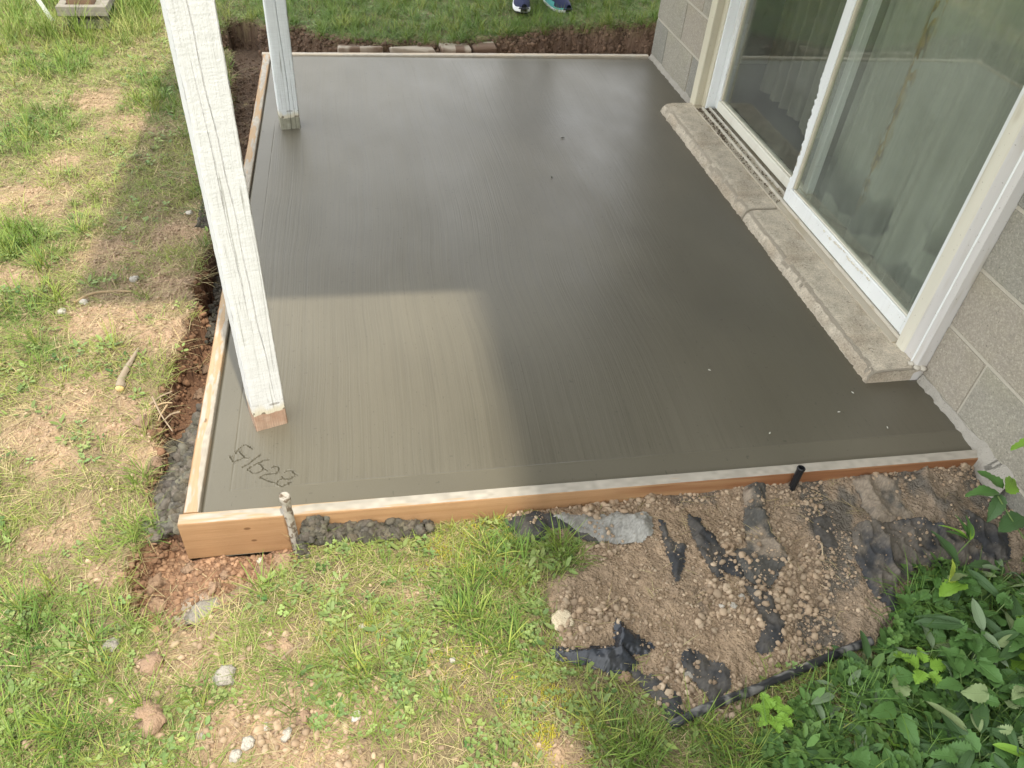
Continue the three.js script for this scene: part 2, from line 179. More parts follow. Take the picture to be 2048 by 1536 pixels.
// ---------------------------------------------------------------- wood
function woodTex(w, h, LU, LV, base, dark, o = {}) { // grain runs along u
  return (u, v) => {
    const x = u * LU, y = v * LV, wob = 0.006 * (fbm(x * 2.2 + (o.s || 0), y * 5, 2) - 0.5);
    let yy = y + wob, kn = 0;
    for (const [kx, ky, kr] of (o.knots || [])) { const d = Math.hypot((x - kx) * 0.55, y - ky); yy += kr * 0.8 * Math.exp(-d * d / (kr * kr * 2.2)) * Math.sign(y - ky || 1); kn = Math.max(kn, ss(kr, kr * 0.55, d)); }
    const ring = 0.5 + 0.5 * Math.sin((yy * (o.f || 520)) + 3 * vn(x * 1.3, yy * 40));
    const fib = vn(x * 25, yy * 1500);
    let t = 0.20 * Math.pow(ring, 2) * (0.3 + 1.2 * vn(x * 2 + 5, y * 14)) + 0.30 * fib + 0.16 * vn(x * 6, yy * 420) + 0.5 * (fbm(x * 2.4, y * 26, 4) - 0.4);
    let c = mixc(base, dark, clamp(t)); c = mixc(c, [dark[0] * 0.45, dark[1] * 0.4, dark[2] * 0.35], kn * 0.85);
    return o.post ? o.post(c, x, y, fib) : c;
  };
}
const pine = [0.50, 0.30, 0.15], pineD = [0.33, 0.165, 0.065];
const cement = (c, k, x, y) => mixc(c, [0.37 + 0.14 * vn(x * 60, y * 90), 0.34 + 0.13 * vn(x * 60, y * 90), 0.285 + 0.11 * vn(x * 60, y * 90)], k);
const woodBump = greyTex(512, 512, (u, v) => 0.6 * vn(u * 10, v * 180) + 0.4 * vn(u * 60, v * 60)); woodBump.repeat.set(2, 5);
// board: length along local x from 0, top face and front face textured separately
function formBoard(name, a, b, hgt, faceTop, faceFront, label, yTop = 0.002) {
  const L = Math.hypot(b[0] - a[0], b[1] - a[1]), T = 0.038;
  const g = thing(name, label, 'form board', [a[0], 0, a[1]], Math.atan2(-(b[1] - a[1]), b[0] - a[0]));
  const nx = Math.ceil(L / 0.02), pos = [], uvT = [], idx = [];
  // cross-section ring (z 0 = inner edge, z T = outer): slightly worn arrises
  const ring = [[0, yTop - hgt], [0, yTop - 0.004], [0.003, yTop], [T * 0.5, yTop + 0.0006], [T - 0.0035, yTop - 0.0002], [T, yTop - 0.0045], [T, yTop - hgt]];
  for (let i = 0; i <= nx; i++) { const x = L * i / nx; ring.forEach(([z, y], k) => { const wv = 0.0018 * (vn(x * 6 + k * 3, hgt * 90 + k) - 0.5) + 0.0012 * (vn(x * 40, k * 7) - 0.5), bow = 0.004 * Math.sin(x / L * Math.PI) * (hgt > 0.1 ? -1 : 1); pos.push(x, y + wv + (k > 0 && k < 6 ? 0.0008 * (vn(x * 15, 5) - 0.5) : 0), z + wv * 0.6 + bow * 0); uvT.push(x / L, k < 5 ? z / T : (yTop - y) / hgt); }); }
  const topI = [], frontI = [], n = ring.length;
  for (let i = 0; i < nx; i++) for (let k = 0; k + 1 < n; k++) { const p = i * n + k; (k < 4 ? topI : frontI).push(p, p + n, p + 1, p + 1, p + n, p + n + 1); }
  const ends = [0, nx].flatMap((i, e) => { const o = []; for (let k = 1; k + 1 < n; k++) e ? o.push(i * n, i * n + k, i * n + k + 1) : o.push(i * n, i * n + k + 1, i * n + k); return o; });
  const mk = (I) => { const gg = geoFrom(pos, I, uvT); return gg; };
  const bm = { bumpMap: woodBump, bumpScale: 0.0006 };
  mesh('top_edge', mk(topI), std([1, 1, 1], 0.8, { map: colTex(1024, 64, woodTex(0, 0, L, T, ...faceTop)), ...bm }), g);
  mesh('face', mk(frontI), std([1, 1, 1], 0.75, { map: colTex(1024, 128, woodTex(0, 0, L, hgt, ...faceFront)), ...bm }), g);
  mesh('end_grain', mk(ends), std([0.42, 0.25, 0.12], 0.9), g);
  return g;
}
const smear = (thr, sc, edge) => ({ post: (c, x, y) => cement(c, 0.9 * ss(thr, thr + 0.09, fbm(x * sc, y * 45, 4) + edge * (0.5 - y / 0.038)), x, y) });
// near board lies across the other two; inner edge z = 0 line, outer edge to the camera side
formBoard('form_board', [-0.045, -0.011], [2.208, 0.006], 0.138,
  [[0.52, 0.38, 0.24], [0.40, 0.27, 0.15], { post: (c, x, y) => cement(c, 0.92 * ss(0.42, 0.56, fbm(x * 7, y * 60, 4) + 0.42 * ss(0.2, 0.9, x) - 0.12 + 0.10 * ss(0.03, 0, y)), x, y) }],
  [pine, pineD, { f: 190, s: 4, knots: [[0.16, 0.035, 0.006], [0.17, 0.085, 0.005], [1.13, 0.05, 0.004], [1.86, 0.06, 0.006]], post: (c, x, y) => mixc(c, [c[0] * 0.62, c[1] * 0.45, c[2] * 0.36], ss(0.42, 0.62, 0.35 + 0.25 * ss(0.9, 1.6, x) + 0.35 * (fbm(x * 5, y * 22, 3) - 0.5))) }],
  'orange pine form board across the near end of the slab, top smeared with cement');
formBoard('form_board', [0.0, ZF - 0.006], [0.0, -0.012], 0.09,
  [[0.50, 0.36, 0.22], [0.40, 0.265, 0.15], { knots: [[2.9, 0.02, 0.006]], post: (c, x, y) => cement(mixc(c, [0.50, 0.29, 0.13], 0.4 * ss(0.45, 0.6, fbm(x * 6 + 4, y * 30, 3))), 0.88 * ss(0.47, 0.56, fbm(x * 9, y * 55, 4) + 0.2 * (y / 0.038 < 0.5 ? 0.5 - y / 0.038 : -0.3 * (y / 0.038 - 0.5)) + 0.10 * ss(0.9, 1.6, x) - 0.16 * ss(3.0, 3.2, x) - 0.05 * ss(0.6, 0.2, x)), x, y) }],
  [pine, pineD, { f: 420, s: 9 }], 'weathered pine form board along the trench side of the slab').rotation.y += 0;
formBoard('form_board', [XW - 0.008, ZF - 0.03], [-0.045, ZF + 0.008], 0.09,
  [[0.55, 0.47, 0.36], [0.44, 0.36, 0.26], { post: (c, x, y) => cement(c, 0.7 * ss(0.4, 0.55, fbm(x * 8, y * 50, 4)), x, y) }],
  [pine, pineD, { f: 420, s: 2 }], 'thin pale form board across the far end of the slab');

// ---------------------------------------------------------------- posts
function makePost(label, pos, turn, topY, paint, band, cracks, seedN) {
  const g = thing('deck_post', label, 'post', pos, turn, 'white posts carrying the deck'), W = 0.089;
  const y0 = -0.09, nY = 300;
  const face = (f) => { // f = 0 front(+z) 1 right(+x) 2 back 3 left(-x)
    const cr = cracks[f] || [], P = [], UV = [], I = [];
    const colsAt = (y) => { const c = [[0, 0], [0.002, 0]]; let prev = 0.002; const list = cr.map(k => ({ x: k.x(y), d: k.d(y), w: k.w })).sort((a, b) => a.x - b.x);
      for (const k of list) { for (let q = 1; q <= 3; q++) c.push([mix(prev, k.x - k.w - 0.0012, q / 3), 0]); c.push([k.x - k.w, 0]); c.push([k.x, -k.d]); c.push([k.x + k.w, 0]); c.push([k.x + k.w + 0.0012, 0]); prev = k.x + k.w + 0.0012; }
      for (let q = 1; q <= 4; q++) c.push([mix(prev, W - 0.002, q / 4), 0]); c.push([W, 0]); return c; };
    let n = 0;
    for (let j = 0; j <= nY; j++) { const y = j < 200 ? y0 + 1.35 * j / 200 : y0 + 1.35 + (topY - y0 - 1.35) * (j - 200) / 100; const c = colsAt(y); n = c.length;
      const chipL = 0.0035 * Math.pow(vn(y * 30 + seedN, f), 3) + (f === 0 ? 0 : 0), chipR = 0.006 * Math.pow(vn(y * 18 + seedN * 3, f + 9), 5);
      c.forEach(([x, d], k) => { let xx = x, dd = d; const e = k === 0 || k === n - 1; if (e) { dd = -0.0022; xx = k === 0 ? 0.0015 + chipL : W - 0.0015 - chipR; dd -= (k === 0 ? chipL : chipR) * 0.6; } else dd += 0.0009 * (vn(x * 60 + f * 9, y * 45 + seedN) - 0.5) + 0.0004 * (vn(x * 15 + 3, y * 260 + seedN * 7) - 0.5);
        P.push(xx - W / 2, y, W / 2 + dd); UV.push(x / W, (y - y0) / (topY - y0)); }); }
    for (let j = 0; j < nY; j++) for (let k = 0; k + 1 < n; k++) { const a = j * n + k; I.push(a, a + 1, a + n, a + 1, a + n + 1, a + n); }
    const gg = geoFrom(P, I, UV); gg.rotateY(f * Math.PI / 2); return gg;
  };
  const H = topY - y0;
  const tex = (f) => colTex(128, 2048, (u, v) => { const x = u * W, y = v * H + y0; return paint(x, y, f, seedN); });
  const rgh = greyTex(256, 2048, (u, v) => 0.5 + 0.35 * (vn(u * 40, v * 900) - 0.5) + 0.4 * (vn(u * 90, v * 140) - 0.5) + 0.25 * (vn(u * 6, v * 620) - 0.5));
  [0, 1, 2, 3].forEach(f => mesh('painted_face', face(f), std([1, 1, 1], 0.62, { map: tex(f), bumpMap: rgh, bumpScale: 0.0011 }), g));
  return g;
}
const whitePaint = (base, bandTop, bandA, bandB, wear) => (x, y, f, s) => {
  const fine = vn(x * 900, y * 14 + s), saw = vn(x * 40 + s, y * 330);
  let c = mixc(base, [base[0] * 0.86, base[1] * 0.86, base[2] * 0.85], 0.6 * saw + 0.35 * vn(x * 60, y * 9 + s) + 0.5 * ss(0.55, 0.8, vn(x * 420, y * 5 + s)));
  const worn = ss(wear, wear + 0.1, fbm(x * 330, y * 7 + s * 3 + f * 5, 3) * 0.8 + 0.2 * vn(x * 60, y * 3 + s) + 0.10 * ss(0.45, 0.02, y) * ss(0.45, 0.7, fbm(x * 30, y * 20 + s, 3)));
  c = mixc(c, [0.30, 0.29, 0.26], worn * (0.35 + 0.65 * ss(0.4, 0.7, fine)));
  // flaked edge above the soaked foot of the post
  const n = 0.022 * (fbm(x * 45 + s, 3 + f, 3) - 0.5);
  c = mixc(c, [0.62, 0.55, 0.38], ss(bandTop + 0.035 + n * 2, bandTop + 0.004, y) * 0.8);
  const rot = ss(0.66, 0.74, vn(x * 70 + s, y * 110 + 4)) * ss(bandTop + 0.05, bandTop + 0.015, y); c = mixc(c, [0.09, 0.06, 0.03], rot * 0.8);
  const foot = ss(bandTop + n * 0.35 + 0.002, bandTop + n * 0.35 - 0.002, y), fm = mixc(bandA, bandB, fbm(x * 55, y * 55 + s, 3));
  c = mixc(c, fm.map(q => q * (0.8 + 0.4 * fine)), foot);
  return c;
};
makePost('white painted post, split by long cracks, brown stained foot, beside the scratched date', [0.150, 0, -0.343], 0.30, 2.2,
  whitePaint([0.76, 0.76, 0.75], 0.052, [0.34, 0.20, 0.13], [0.46, 0.33, 0.24], 0.69), 0,
  { 0: [{ x: y => 0.068 - 0.026 * Math.min(1.3, y) + 0.0016 * Math.sin(y * 11) + 0.001 * Math.sin(y * 31), d: y => 0.010 * ss(0.04, 0.2, y), w: 0.0009 }, { x: y => 0.046 - 0.020 * y + 0.001 * Math.sin(y * 17), d: y => 0.005 * ss(0.35, 0.45, y) * ss(1.05, 0.9, y), w: 0.0006 }, { x: y => 0.080 - 0.004 * Math.sin(y * 9), d: y => 0.003 * ss(0.15, 0.25, y) * ss(0.7, 0.5, y), w: 0.0006 }], 3: [{ x: y => 0.045, d: y => 0.004, w: 0.0008 }] }, 1);
makePost('white painted post with a grey-green foot, far along the slab', [0.137, 0, -2.318], 0.168, 2.2,
  whitePaint([0.74, 0.77, 0.77], 0.05, [0.22, 0.21, 0.15], [0.36, 0.35, 0.27], 0.72), 0,
  { 0: [{ x: y => 0.048 + 0.004 * Math.sin(y * 8), d: y => 0.010, w: 0.0014 }, { x: y => 0.070 - 0.006 * y, d: y => 0.004 * ss(0.3, 0.1, y), w: 0.0008 }] }, 2);

// ---------------------------------------------------------------- house
const blockBump = greyTex(512, 512, (u, v) => 0.55 * vn(u * 128, v * 128) + 0.45 * vn(u * 256, v * 256));
const house = thing('house', 'block-walled house with a sliding glass door opening', 'house');
{
  const tones = [[0.31, 0.288, 0.24], [0.285, 0.268, 0.228], [0.33, 0.295, 0.245], [0.25, 0.24, 0.21]];
  const mats = tones.map((t, k) => std([1, 1, 1], 0.92, { map: (() => { const T = colTex(512, 512, (u, v) => { let q = 0.82 + 0.38 * vn(u * 180 + k * 7, v * 180) * vn(u * 90, v * 90 + k) * 1.6 + 0.16 * vn(u * 250, v * 250 + k) + 0.10 * (fbm(u * 6, v * 6 + k, 3) - 0.5); const p = vn(u * 150 + k, v * 150); if (p > 0.94) q *= 0.4; if (p < 0.03) q *= 1.6; return t.map((c, i) => c * q * (i === 2 ? 1 - 0.1 * fbm(u * 5, v * 4, 2) : 1)); }); T.repeat.set(2, 2); return T; })(), bumpMap: (() => { const B = blockBump.clone(); B.repeat.set(2, 2); B.needsUpdate = true; return B; })(), bumpScale: 0.0022 }));
  const J = 0.0055, ch = 0.2045, y1 = 0.222, L = 0.4085, ZC = -3.262;
  // mortar core, a little behind the block faces; it stops at the door opening
  const core = std([0.47, 0.43, 0.35], 0.95, { bumpMap: mats[0].bumpMap, bumpScale: 0.002 });
  const DZ0 = -2.478, DZ1 = -0.312, DY = 2.05;
  const coreParts = [box(XW + 0.0035, XW + 0.19, -0.4, 2.66, ZC + 0.003, DZ0), box(XW + 0.0035, XW + 0.19, -0.4, 2.66, DZ1, 7), box(XW + 0.0035, XW + 0.19, DY, 2.66, DZ0, DZ1), box(XW + 0.0035, XW + 0.19, -0.4, 0.03, DZ0, DZ1)];
  mesh('mortar', mergeGeometries(coreParts), core, house);
  const bank = {};
  const blockGeo = (len, hh) => { const k = len.toFixed(3) + '_' + hh.toFixed(3); if (!bank[k]) { const g = rbox(0.19, hh, len, 0.004); bank[k] = g; } return bank[k]; };
  let n = 0;
  for (let c = -2; c < 11; c++) {
    const yb = y1 + (c - 1) * ch + J, yt = y1 + c * ch - J, hh = yt - yb, ym = (yb + yt) / 2;
    // courses alternate: a whole block or a half one at the far corner; past the door the joints are laid off from the door frame
    const odd = ((c % 2) + 2) % 2, runs = [];
    if (yb < DY - 0.05) { runs.push([ZC, odd ? L : L / 2, ZC, DZ0], [-0.124 + (odd ? L / 2 : 0) - 2 * L, L, DZ1, 3.2]); } else runs.push([ZC, odd ? L : L / 2, ZC, 3.2]);
    for (const [start, firstLen, lo, hi] of runs) {
      let z = start, len = firstLen;
      while (z < hi) {
        const z0 = Math.max(z + J * 0.6, lo), z1 = Math.min(z + len - J * 0.6, hi); z += len; len = L;
        if (z1 - z0 < 0.015) continue;
        const m = mesh('block', blockGeo(z1 - z0, hh), mats[Math.floor(ih(c + 40, Math.round(z0 * 50)) * 4)], house);
        m.position.set(XW + 0.095 + 0.0024 * (ih(n, 3) - 0.5), ym, (z0 + z1) / 2); n++;
      }
    }
  }
  // upper storey, eave and roof: outside the frame, they cast the long shadow edge along the slab
  const siding = std([0.62, 0.61, 0.57], 0.7);
  mesh('upper_wall', box(XW + 0.01, XW + 0.2, 2.66, 5.72, ZC, 7), siding, house);
  mesh('gable_wall', box(XW + 0.2, XW + 6, -0.4, 5.72, ZC, ZC + 0.2), siding, house);
  mesh('outer_wall', box(XW + 6, XW + 6.2, -0.4, 5.72, ZC, 7), siding, house);
  mesh('gable_wall', box(XW + 0.2, XW + 6, -0.4, 5.72, 6.8, 7), siding, house);
  const roof = mesh('roof', geoFrom([1.573, 5.72, -3.6, 1.573, 5.72, 7.3, 1.573, 5.82, -3.6, 1.573, 5.82, 7.3, 5.3, 7.3, -3.6, 5.3, 7.3, 7.3, 9.0, 5.82, -3.6, 9.0, 5.82, 7.3, 9.0, 5.72, -3.6, 9.0, 5.72, 7.3],
    [0, 2, 1, 1, 2, 3, 2, 4, 3, 3, 4, 5, 4, 6, 5, 5, 6, 7, 6, 8, 7, 7, 8, 9, 0, 1, 8, 1, 9, 8, 0, 8, 2, 2, 8, 6, 2, 6, 4, 1, 3, 9, 3, 7, 9, 3, 5, 7]), std([0.10, 0.095, 0.09], 0.95), house);
  mesh('ceiling', box(XW + 0.19, XW + 6, 2.45, 2.6, ZC + 0.2, 6.8), std([0.6, 0.6, 0.57], 0.9), house);
  mesh('room_floor', box(XW + 0.19, XW + 6, -0.06, 0.035, ZC + 0.2, 6.8), std([0.10, 0.095, 0.08], 0.6), house);
  // mortar slop feathered along the foot of the wall
  for (const [z0, z1] of [[DZ1 + 0.005, 0.16], [ZC + 0.01, DZ0 - 0.005]]) {
    const P = [], I = []; const N = Math.ceil((z1 - z0) / 0.008);
    for (let i = 0; i <= N; i++) { const z = mix(z0, z1, i / N), t = 0.006 + 0.010 * vn(z * 60, 3) + (z > 0.0 ? 0.016 * ss(0, 0.05, z) : 0), hh = (z > 0 ? 0.02 : 0.012) + 0.014 * vn(z * 45, 7), b = z > 0.0 ? -0.09 : -0.01; P.push(XW + 0.001, hh + 0.006, z, XW - t * 0.5, hh * 0.55, z, XW - t, hh * 0.1 - 0.004, z, XW - t - (z > 0 ? 0.006 : 0), b, z); }
    for (let i = 0; i < N; i++) for (let k = 0; k < 3; k++) { const a = i * 4 + k; I.push(a, a + 4, a + 1, a + 1, a + 4, a + 5); }
    mesh('mortar_fillet', boxMap(geoFrom(P, I)), std([0.36, 0.335, 0.285], 0.95, { bumpMap: mats[0].bumpMap, bumpScale: 0.003 }), house);
  }
}
// ---------------------------------------------------------------- door sill
{
  const sill = thing('door_sill', 'rough pale concrete sill under the sliding door, cracked across', 'door sill');
  const rough = (x, y, z, s) => 0.005 * (fbm(z * 40 + s, (x + y) * 40, 3) - 0.5) + 0.0045 * (vn(z * 140, (x + y) * 140 + s) - 0.5);
  const sm = std([1, 1, 1], 0.95, { map: (() => { const T = colTex(1024, 512, (u, v) => { const x = u * 1.2, y = v * 0.5; let k = 0.92 + 0.4 * (fbm(x * 30, y * 30, 4) - 0.5) + 0.4 * (vn(x * 300, y * 300) - 0.5); if (vn(x * 150, y * 150) > 0.9) k *= 0.6; if (vn(x * 210 + 9, y * 210) > 0.93) k *= 1.25; const br = ss(0.42, 0.8, fbm(x * 9 + 5, y * 9, 4)); return mixc([0.54 * k, 0.475 * k, 0.37 * k], [0.44 * k, 0.37 * k, 0.275 * k], br); }); T.repeat.set(1 / 1.2, 1 / 0.5); return T; })(), bumpMap: (() => { const b = blockBump.clone(); b.repeat.set(3, 3); b.needsUpdate = true; return b; })(), bumpScale: 0.0024 });
  const piece = (z0, z1, seedN) => {
    const prof = [[2.018, -0.06], [2.018, 0.004], [2.022, 0.02], [2.030, 0.034], [2.042, 0.0425], [2.07, 0.045], [2.11, 0.0455], [2.16, 0.046], [2.2, 0.0465], [2.24, 0.047], [2.24, -0.06]];
    const P = [], I = [], N = Math.ceil((z1 - z0) / 0.008), n = prof.length;
    for (let i = 0; i <= N; i++) { const z = mix(z0, z1, i / N), end = Math.min(i, N - i) * 0.008; prof.forEach(([x, y], k) => { const r = k > 0 && k < 9 ? rough(x, y, z, seedN) : 0; const front = k < 6 ? 1 : 0; const chip = k >= 1 && k <= 4 ? 0.006 * Math.pow(vn(z * 26 + seedN, k * 0.4), 3) : 0;
      P.push(x + (front ? r * 1.6 + chip : 0), y + (k > 1 && k < 9 ? r * 0.5 - chip * 0.6 - 0.005 * Math.exp(-end / 0.004) : 0), z + 0.004 * (vn(x * 60, y * 50 + seedN) - 0.5) * (end < 0.005 ? 1 : 0)); }); }
    for (let i = 0; i < N; i++) for (let k = 0; k + 1 < n; k++) { const a = i * n + k; I.push(a, a + n, a + 1, a + 1, a + n, a + n + 1); }
    for (const [i, s] of [[0, 1], [N, 0]]) for (let k = 1; k + 1 < n; k++) s ? I.push(i * n, i * n + k, i * n + k + 1) : I.push(i * n, i * n + k + 1, i * n + k);
    mesh('sill_piece', boxMap(geoFrom(P, I)), sm, sill);
  };
  piece(-2.462, -1.352, 1); piece(-1.350, -0.312, 5);
  // broken mortar crumbs at the near foot of the door frame
  for (let i = 0; i < 9; i++) { const g = rock(rr(0.004, 0.012), i + 20, 0.7, 1, 0.5); g.rotateY(i); g.translate(2.17 + 0.035 * rnd(), 0.05 + 0.004 * rnd(), -0.335 + 0.03 * rnd()); mesh('broken_mortar', g, std([0.5, 0.46, 0.38], 0.95), sill); }
}
// ---------------------------------------------------------------- sliding door
{
  const D = thing('sliding_door', 'weathered white sliding glass door set in the block wall', 'sliding door', [0, 0, 0]);
  const y0 = 0.047, top = 2.05;
  const paint = (base, s, dirt) => std([1, 1, 1], 0.5, { map: (() => { const T = colTex(256, 1024, (u, v) => { const x = u * 0.3, y = v * 1.2; let c = base.map(q => q * (0.93 + 0.12 * fbm(x * 20 + s, y * 3, 3))); const d = ss(0.55, 0.78, fbm(x * 26 + s * 3, y * 4.5 + s, 4)) * dirt; c = mixc(c, [0.36, 0.30, 0.19], d * 0.55); if (vn(x * 260 + s, y * 260) > 0.975) c = [0.15, 0.12, 0.08]; return c; }); T.repeat.set(1 / 0.3, 1 / 1.2); return T; })() });
  const cream = paint([0.62, 0.58, 0.44], 1, 0.7), tan = paint([0.52, 0.48, 0.36], 4, 0.9), white = paint([0.78, 0.80, 0.78], 2, 0.3), white2 = paint([0.74, 0.76, 0.74], 7, 0.6), ivory = paint([0.66, 0.63, 0.52], 5, 0.9), greyp = paint([0.60, 0.575, 0.54], 9, 0.6);
  const frame = new THREE.Group(); frame.name = 'frame'; D.add(frame);
  const mb = (n, m, p, ...b) => mesh(n, box(...b), m, p);
  // far jamb: casing, its return, inner stop, reveal
  mb('casing', cream, frame, 2.178, 2.216, 0.03, top + 0.06, -2.482, -2.418, 0.004);
  mb('casing_return', tan, frame, 2.183, 2.30, y0, top, -2.4165, -2.4145, 0.0005);
  mb('stop', cream, frame, 2.214, 2.30, y0, top, -2.414, -2.378, 0.002);
  mb('jamb', white, frame, 2.221, 2.31, y0, top, -2.3775, -2.364, 0.003);
  // near jamb: bead, hollow, ivory strip, flat outer casing (extruded moulding)
  {
    const prof = [[2.30, -0.312], [2.181, -0.312], [2.178, -0.315], [2.178, -0.338], [2.175, -0.3395], [2.174, -0.3415], [2.176, -0.3435], [2.187, -0.345], [2.1905, -0.352], [2.1895, -0.382], [2.190, -0.392], [2.1865, -0.396], [2.182, -0.400], [2.181, -0.420], [2.182, -0.440], [2.187, -0.4445], [2.30, -0.4445]];
    const bits = [['casing', greyp, 0, 3], ['bead', white, 3, 7], ['hollow', greyp, 7, 11], ['inner_strip', ivory, 11, 16]];
    for (const [nm, m, k0, k1] of bits) { const P = [], I = [], rows = [y0 - 0.02, 0.05, 0.4, 0.8, 1.3, top + 0.06], n = k1 - k0 + 1; for (const y of rows) for (let k = k0; k <= k1; k++) P.push(prof[k][0], y - (k < 3 ? 0.05 * (y < 0.04 ? 1 : 0) : 0), prof[k][1]); for (let j = 0; j + 1 < rows.length; j++) for (let k = 0; k + 1 < n; k++) { const a = j * n + k; I.push(a, a + n, a + 1, a + 1, a + n, a + n + 1); } mesh(nm, boxMap(geoFrom(P, I)), m, frame); }
  }
  mb('head', white, frame, 2.18, 2.30, top, top + 0.07, -2.418, -0.345, 0.003);
  // threshold with two running tracks
  mb('threshold', paint([0.46, 0.41, 0.32], 3, 1), frame, 2.168, 2.32, 0.035, 0.0515, -2.414, -0.446, 0.001);
  mb('track', paint([0.56, 0.52, 0.43], 6, 1), frame, 2.1985, 2.2075, 0.051, 0.0625, -2.364, -0.447, 0.001);
  mb('track', paint([0.58, 0.55, 0.47], 8, 1), frame, 2.236, 2.2435, 0.051, 0.064, -2.364, -1.36, 0.001);
  // fixed leaf, set back
  const glassM = new THREE.MeshPhysicalMaterial({ color: RGB(0.93, 0.955, 0.93), roughness: 0.02, transmission: 1, thickness: 0, ior: 1.52, side: THREE.DoubleSide });
  const film = (s, den, sc) => new THREE.MeshStandardMaterial({ color: RGB(0.46, 0.47, 0.42), roughness: 0.9, transparent: true, side: THREE.DoubleSide, alphaMap: greyTex(512, 1024, (u, v) => { const a = fbm(u * 3 * sc + s, v * 5 * sc, 5), st = fbm(u * 90 + s, v * 5, 3), sp = vn(u * 190 + s, v * 380); return den * (0.35 + 0.9 * (a - 0.35) + 0.35 * (st - 0.5)) + (sp > 0.972 && v < 0.45 ? 0.45 : 0); }) });
  const pane = (parent, x, za, zb, ya, yb, f) => { const p = mesh('pane', box(x - 0.002, x + 0.002, ya, yb, za, zb, 0.0004), glassM, parent); const g = new THREE.PlaneGeometry(zb - za - 0.002, yb - ya - 0.002); g.rotateY(-Math.PI / 2); g.translate(x + 0.0035, (ya + yb) / 2, (za + zb) / 2); const q = mesh('dust_film', g, f, parent); q.castShadow = false; return p; };
  const fx = new THREE.Group(); fx.name = 'fixed_leaf'; D.add(fx);
  mb('stile', white2, fx, 2.262, 2.292, 0.065, top, -2.363, -2.318, 0.004);
  mb('glazing_bead', tan, fx, 2.270, 2.290, 0.118, top, -2.3175, -2.305, 0.003);
  mb('bottom_rail', paint([0.72, 0.70, 0.60], 11, 0.6), fx, 2.258, 2.292, 0.0655, 0.112, -2.3175, -1.33, 0.005);
  mb('glazing_bead', ivory, fx, 2.268, 2.290, 0.1125, 0.119, -2.305, -1.33, 0.002);
  mb('stile', white2, fx, 2.262, 2.292, 0.1195, top, -1.372, -1.33, 0.003);
  pane(fx, 2.279, -2.305, -1.372, 0.119, top, film(3, 0.22, 1.6));
  // sliding leaf
  const sl = new THREE.Group(); sl.name = 'sliding_leaf'; D.add(sl);
  const S0 = -1.412, S1 = -1.356;
  { // meeting stile: its outer skin is torn away along a ragged line low down
    const edge = (y) => { const b = ss(0.66, 0.50, y) * ss(0.10, 0.20, y); const step = 0.5 * ss(0.55, 0.50, y) + 0.5 * ss(0.40, 0.28, y); return S0 + 0.002 + b * (0.024 * step + 0.022 * (fbm(y * 45, 1, 3) - 0.4) + 0.010 * (vn(y * 130, 4) - 0.5)) + (y < 0.15 ? 0.012 * ss(0.2, 0.1, y) : 0); };
    const P = [], I = [], N = 420; for (let i = 0; i <= N; i++) { const y = i < 360 ? 0.066 + 0.8 * i / 360 : 0.866 + (top - 0.866) * (i - 360) / 60, e = edge(y); P.push(2.224, y, e, 2.2065, y, e, 2.2055, y, e + 0.003, 2.2045, y, S1 - 0.004, 2.2065, y, S1, 2.224, y, S1); }
    for (let i = 0; i < N; i++) for (let k = 0; k < 5; k++) { const a = i * 6 + k; I.push(a, a + 6, a + 1, a + 1, a + 6, a + 7); }
    const st = mesh('meeting_stile', boxMap((() => { const q = geoFrom(P, I).toNonIndexed(); q.computeVertexNormals(); return q; })()), white, sl);
    mesh('stile_core', box(2.2125, 2.236, 0.066, top, S0 + 0.014, S1 - 0.001, 0.002), paint([0.46, 0.43, 0.34], 13, 1), st);
  }
  mb('glazing_bead', tan, sl, 2.2085, 2.226, 0.134, top, S1 + 0.0005, S1 + 0.011, 0.003);
  { // bottom rail with a chipped, lifted paint edge
    const rail = mesh('bottom_rail', box(2.2040, 2.236, 0.0645, 0.128, S1 + 0.0005, -0.4755, 0.004), white, sl);
    mesh('glazing_bead', box(2.2085, 2.226, 0.1285, 0.1345, S1 + 0.011, -0.4755, 0.0025), ivory, rail);
    for (let i = 0; i < 16; i++) { const t = i / 15, z = mix(-1.05, -0.72, t) + 0.01 * rnd(), g = rock(rr(0.004, 0.011), i + 60, 0.5, 0, 0.6); g.scale(0.35, 1, 1.3); g.translate(2.2035, 0.122 - 0.014 * vn(i * 0.7, 2), z); mesh('lifted_paint', g, ivory, rail); }
  }
  mb('stile', white, sl, 2.2035, 2.236, 0.0645, top, -0.475, -0.4455, 0.003);
  pane(sl, 2.219, S1 + 0.011, -0.4755, 0.1345, top, film(8, 0.5, 1.6));
}
// dirt and crumbs lying in the door track
{
  const g = rock(1, 77, 0.6, 0, 0.5), m = std([1, 1, 1], 0.95), im = new THREE.InstancedMesh(g, m, 900), o = new THREE.Object3D(), c = new THREE.Color();
  for (let i = 0; i < 900; i++) { const t = Math.pow(rnd(), 1.7), z = i < 380 ? mix(-2.36, -2.0, t) : mix(-2.36, -1.38, rnd()); const lane = i % 3; const x = lane === 0 ? rr(2.172, 2.197) : lane === 1 ? rr(2.209, 2.235) : rr(2.245, 2.257); const s = rr(0.0012, 0.0042); o.position.set(x, 0.0515 + s * 0.4, z); o.rotation.set(rnd() * 3, rnd() * 6, rnd() * 3); o.scale.set(s * rr(0.8, 1.8), s, s); o.updateMatrix(); im.setMatrixAt(i, o.matrix); const k = rr(0.6, 1.3); im.setColorAt(i, c.setRGB(0.13 * k, 0.10 * k, 0.065 * k)); }
  im.name = 'track_dirt'; im.castShadow = im.receiveShadow = true; scene.add(im); tag(im, 'dark crumbs and leaf dirt lying in the door track', 'dirt', null, 'stuff');
}
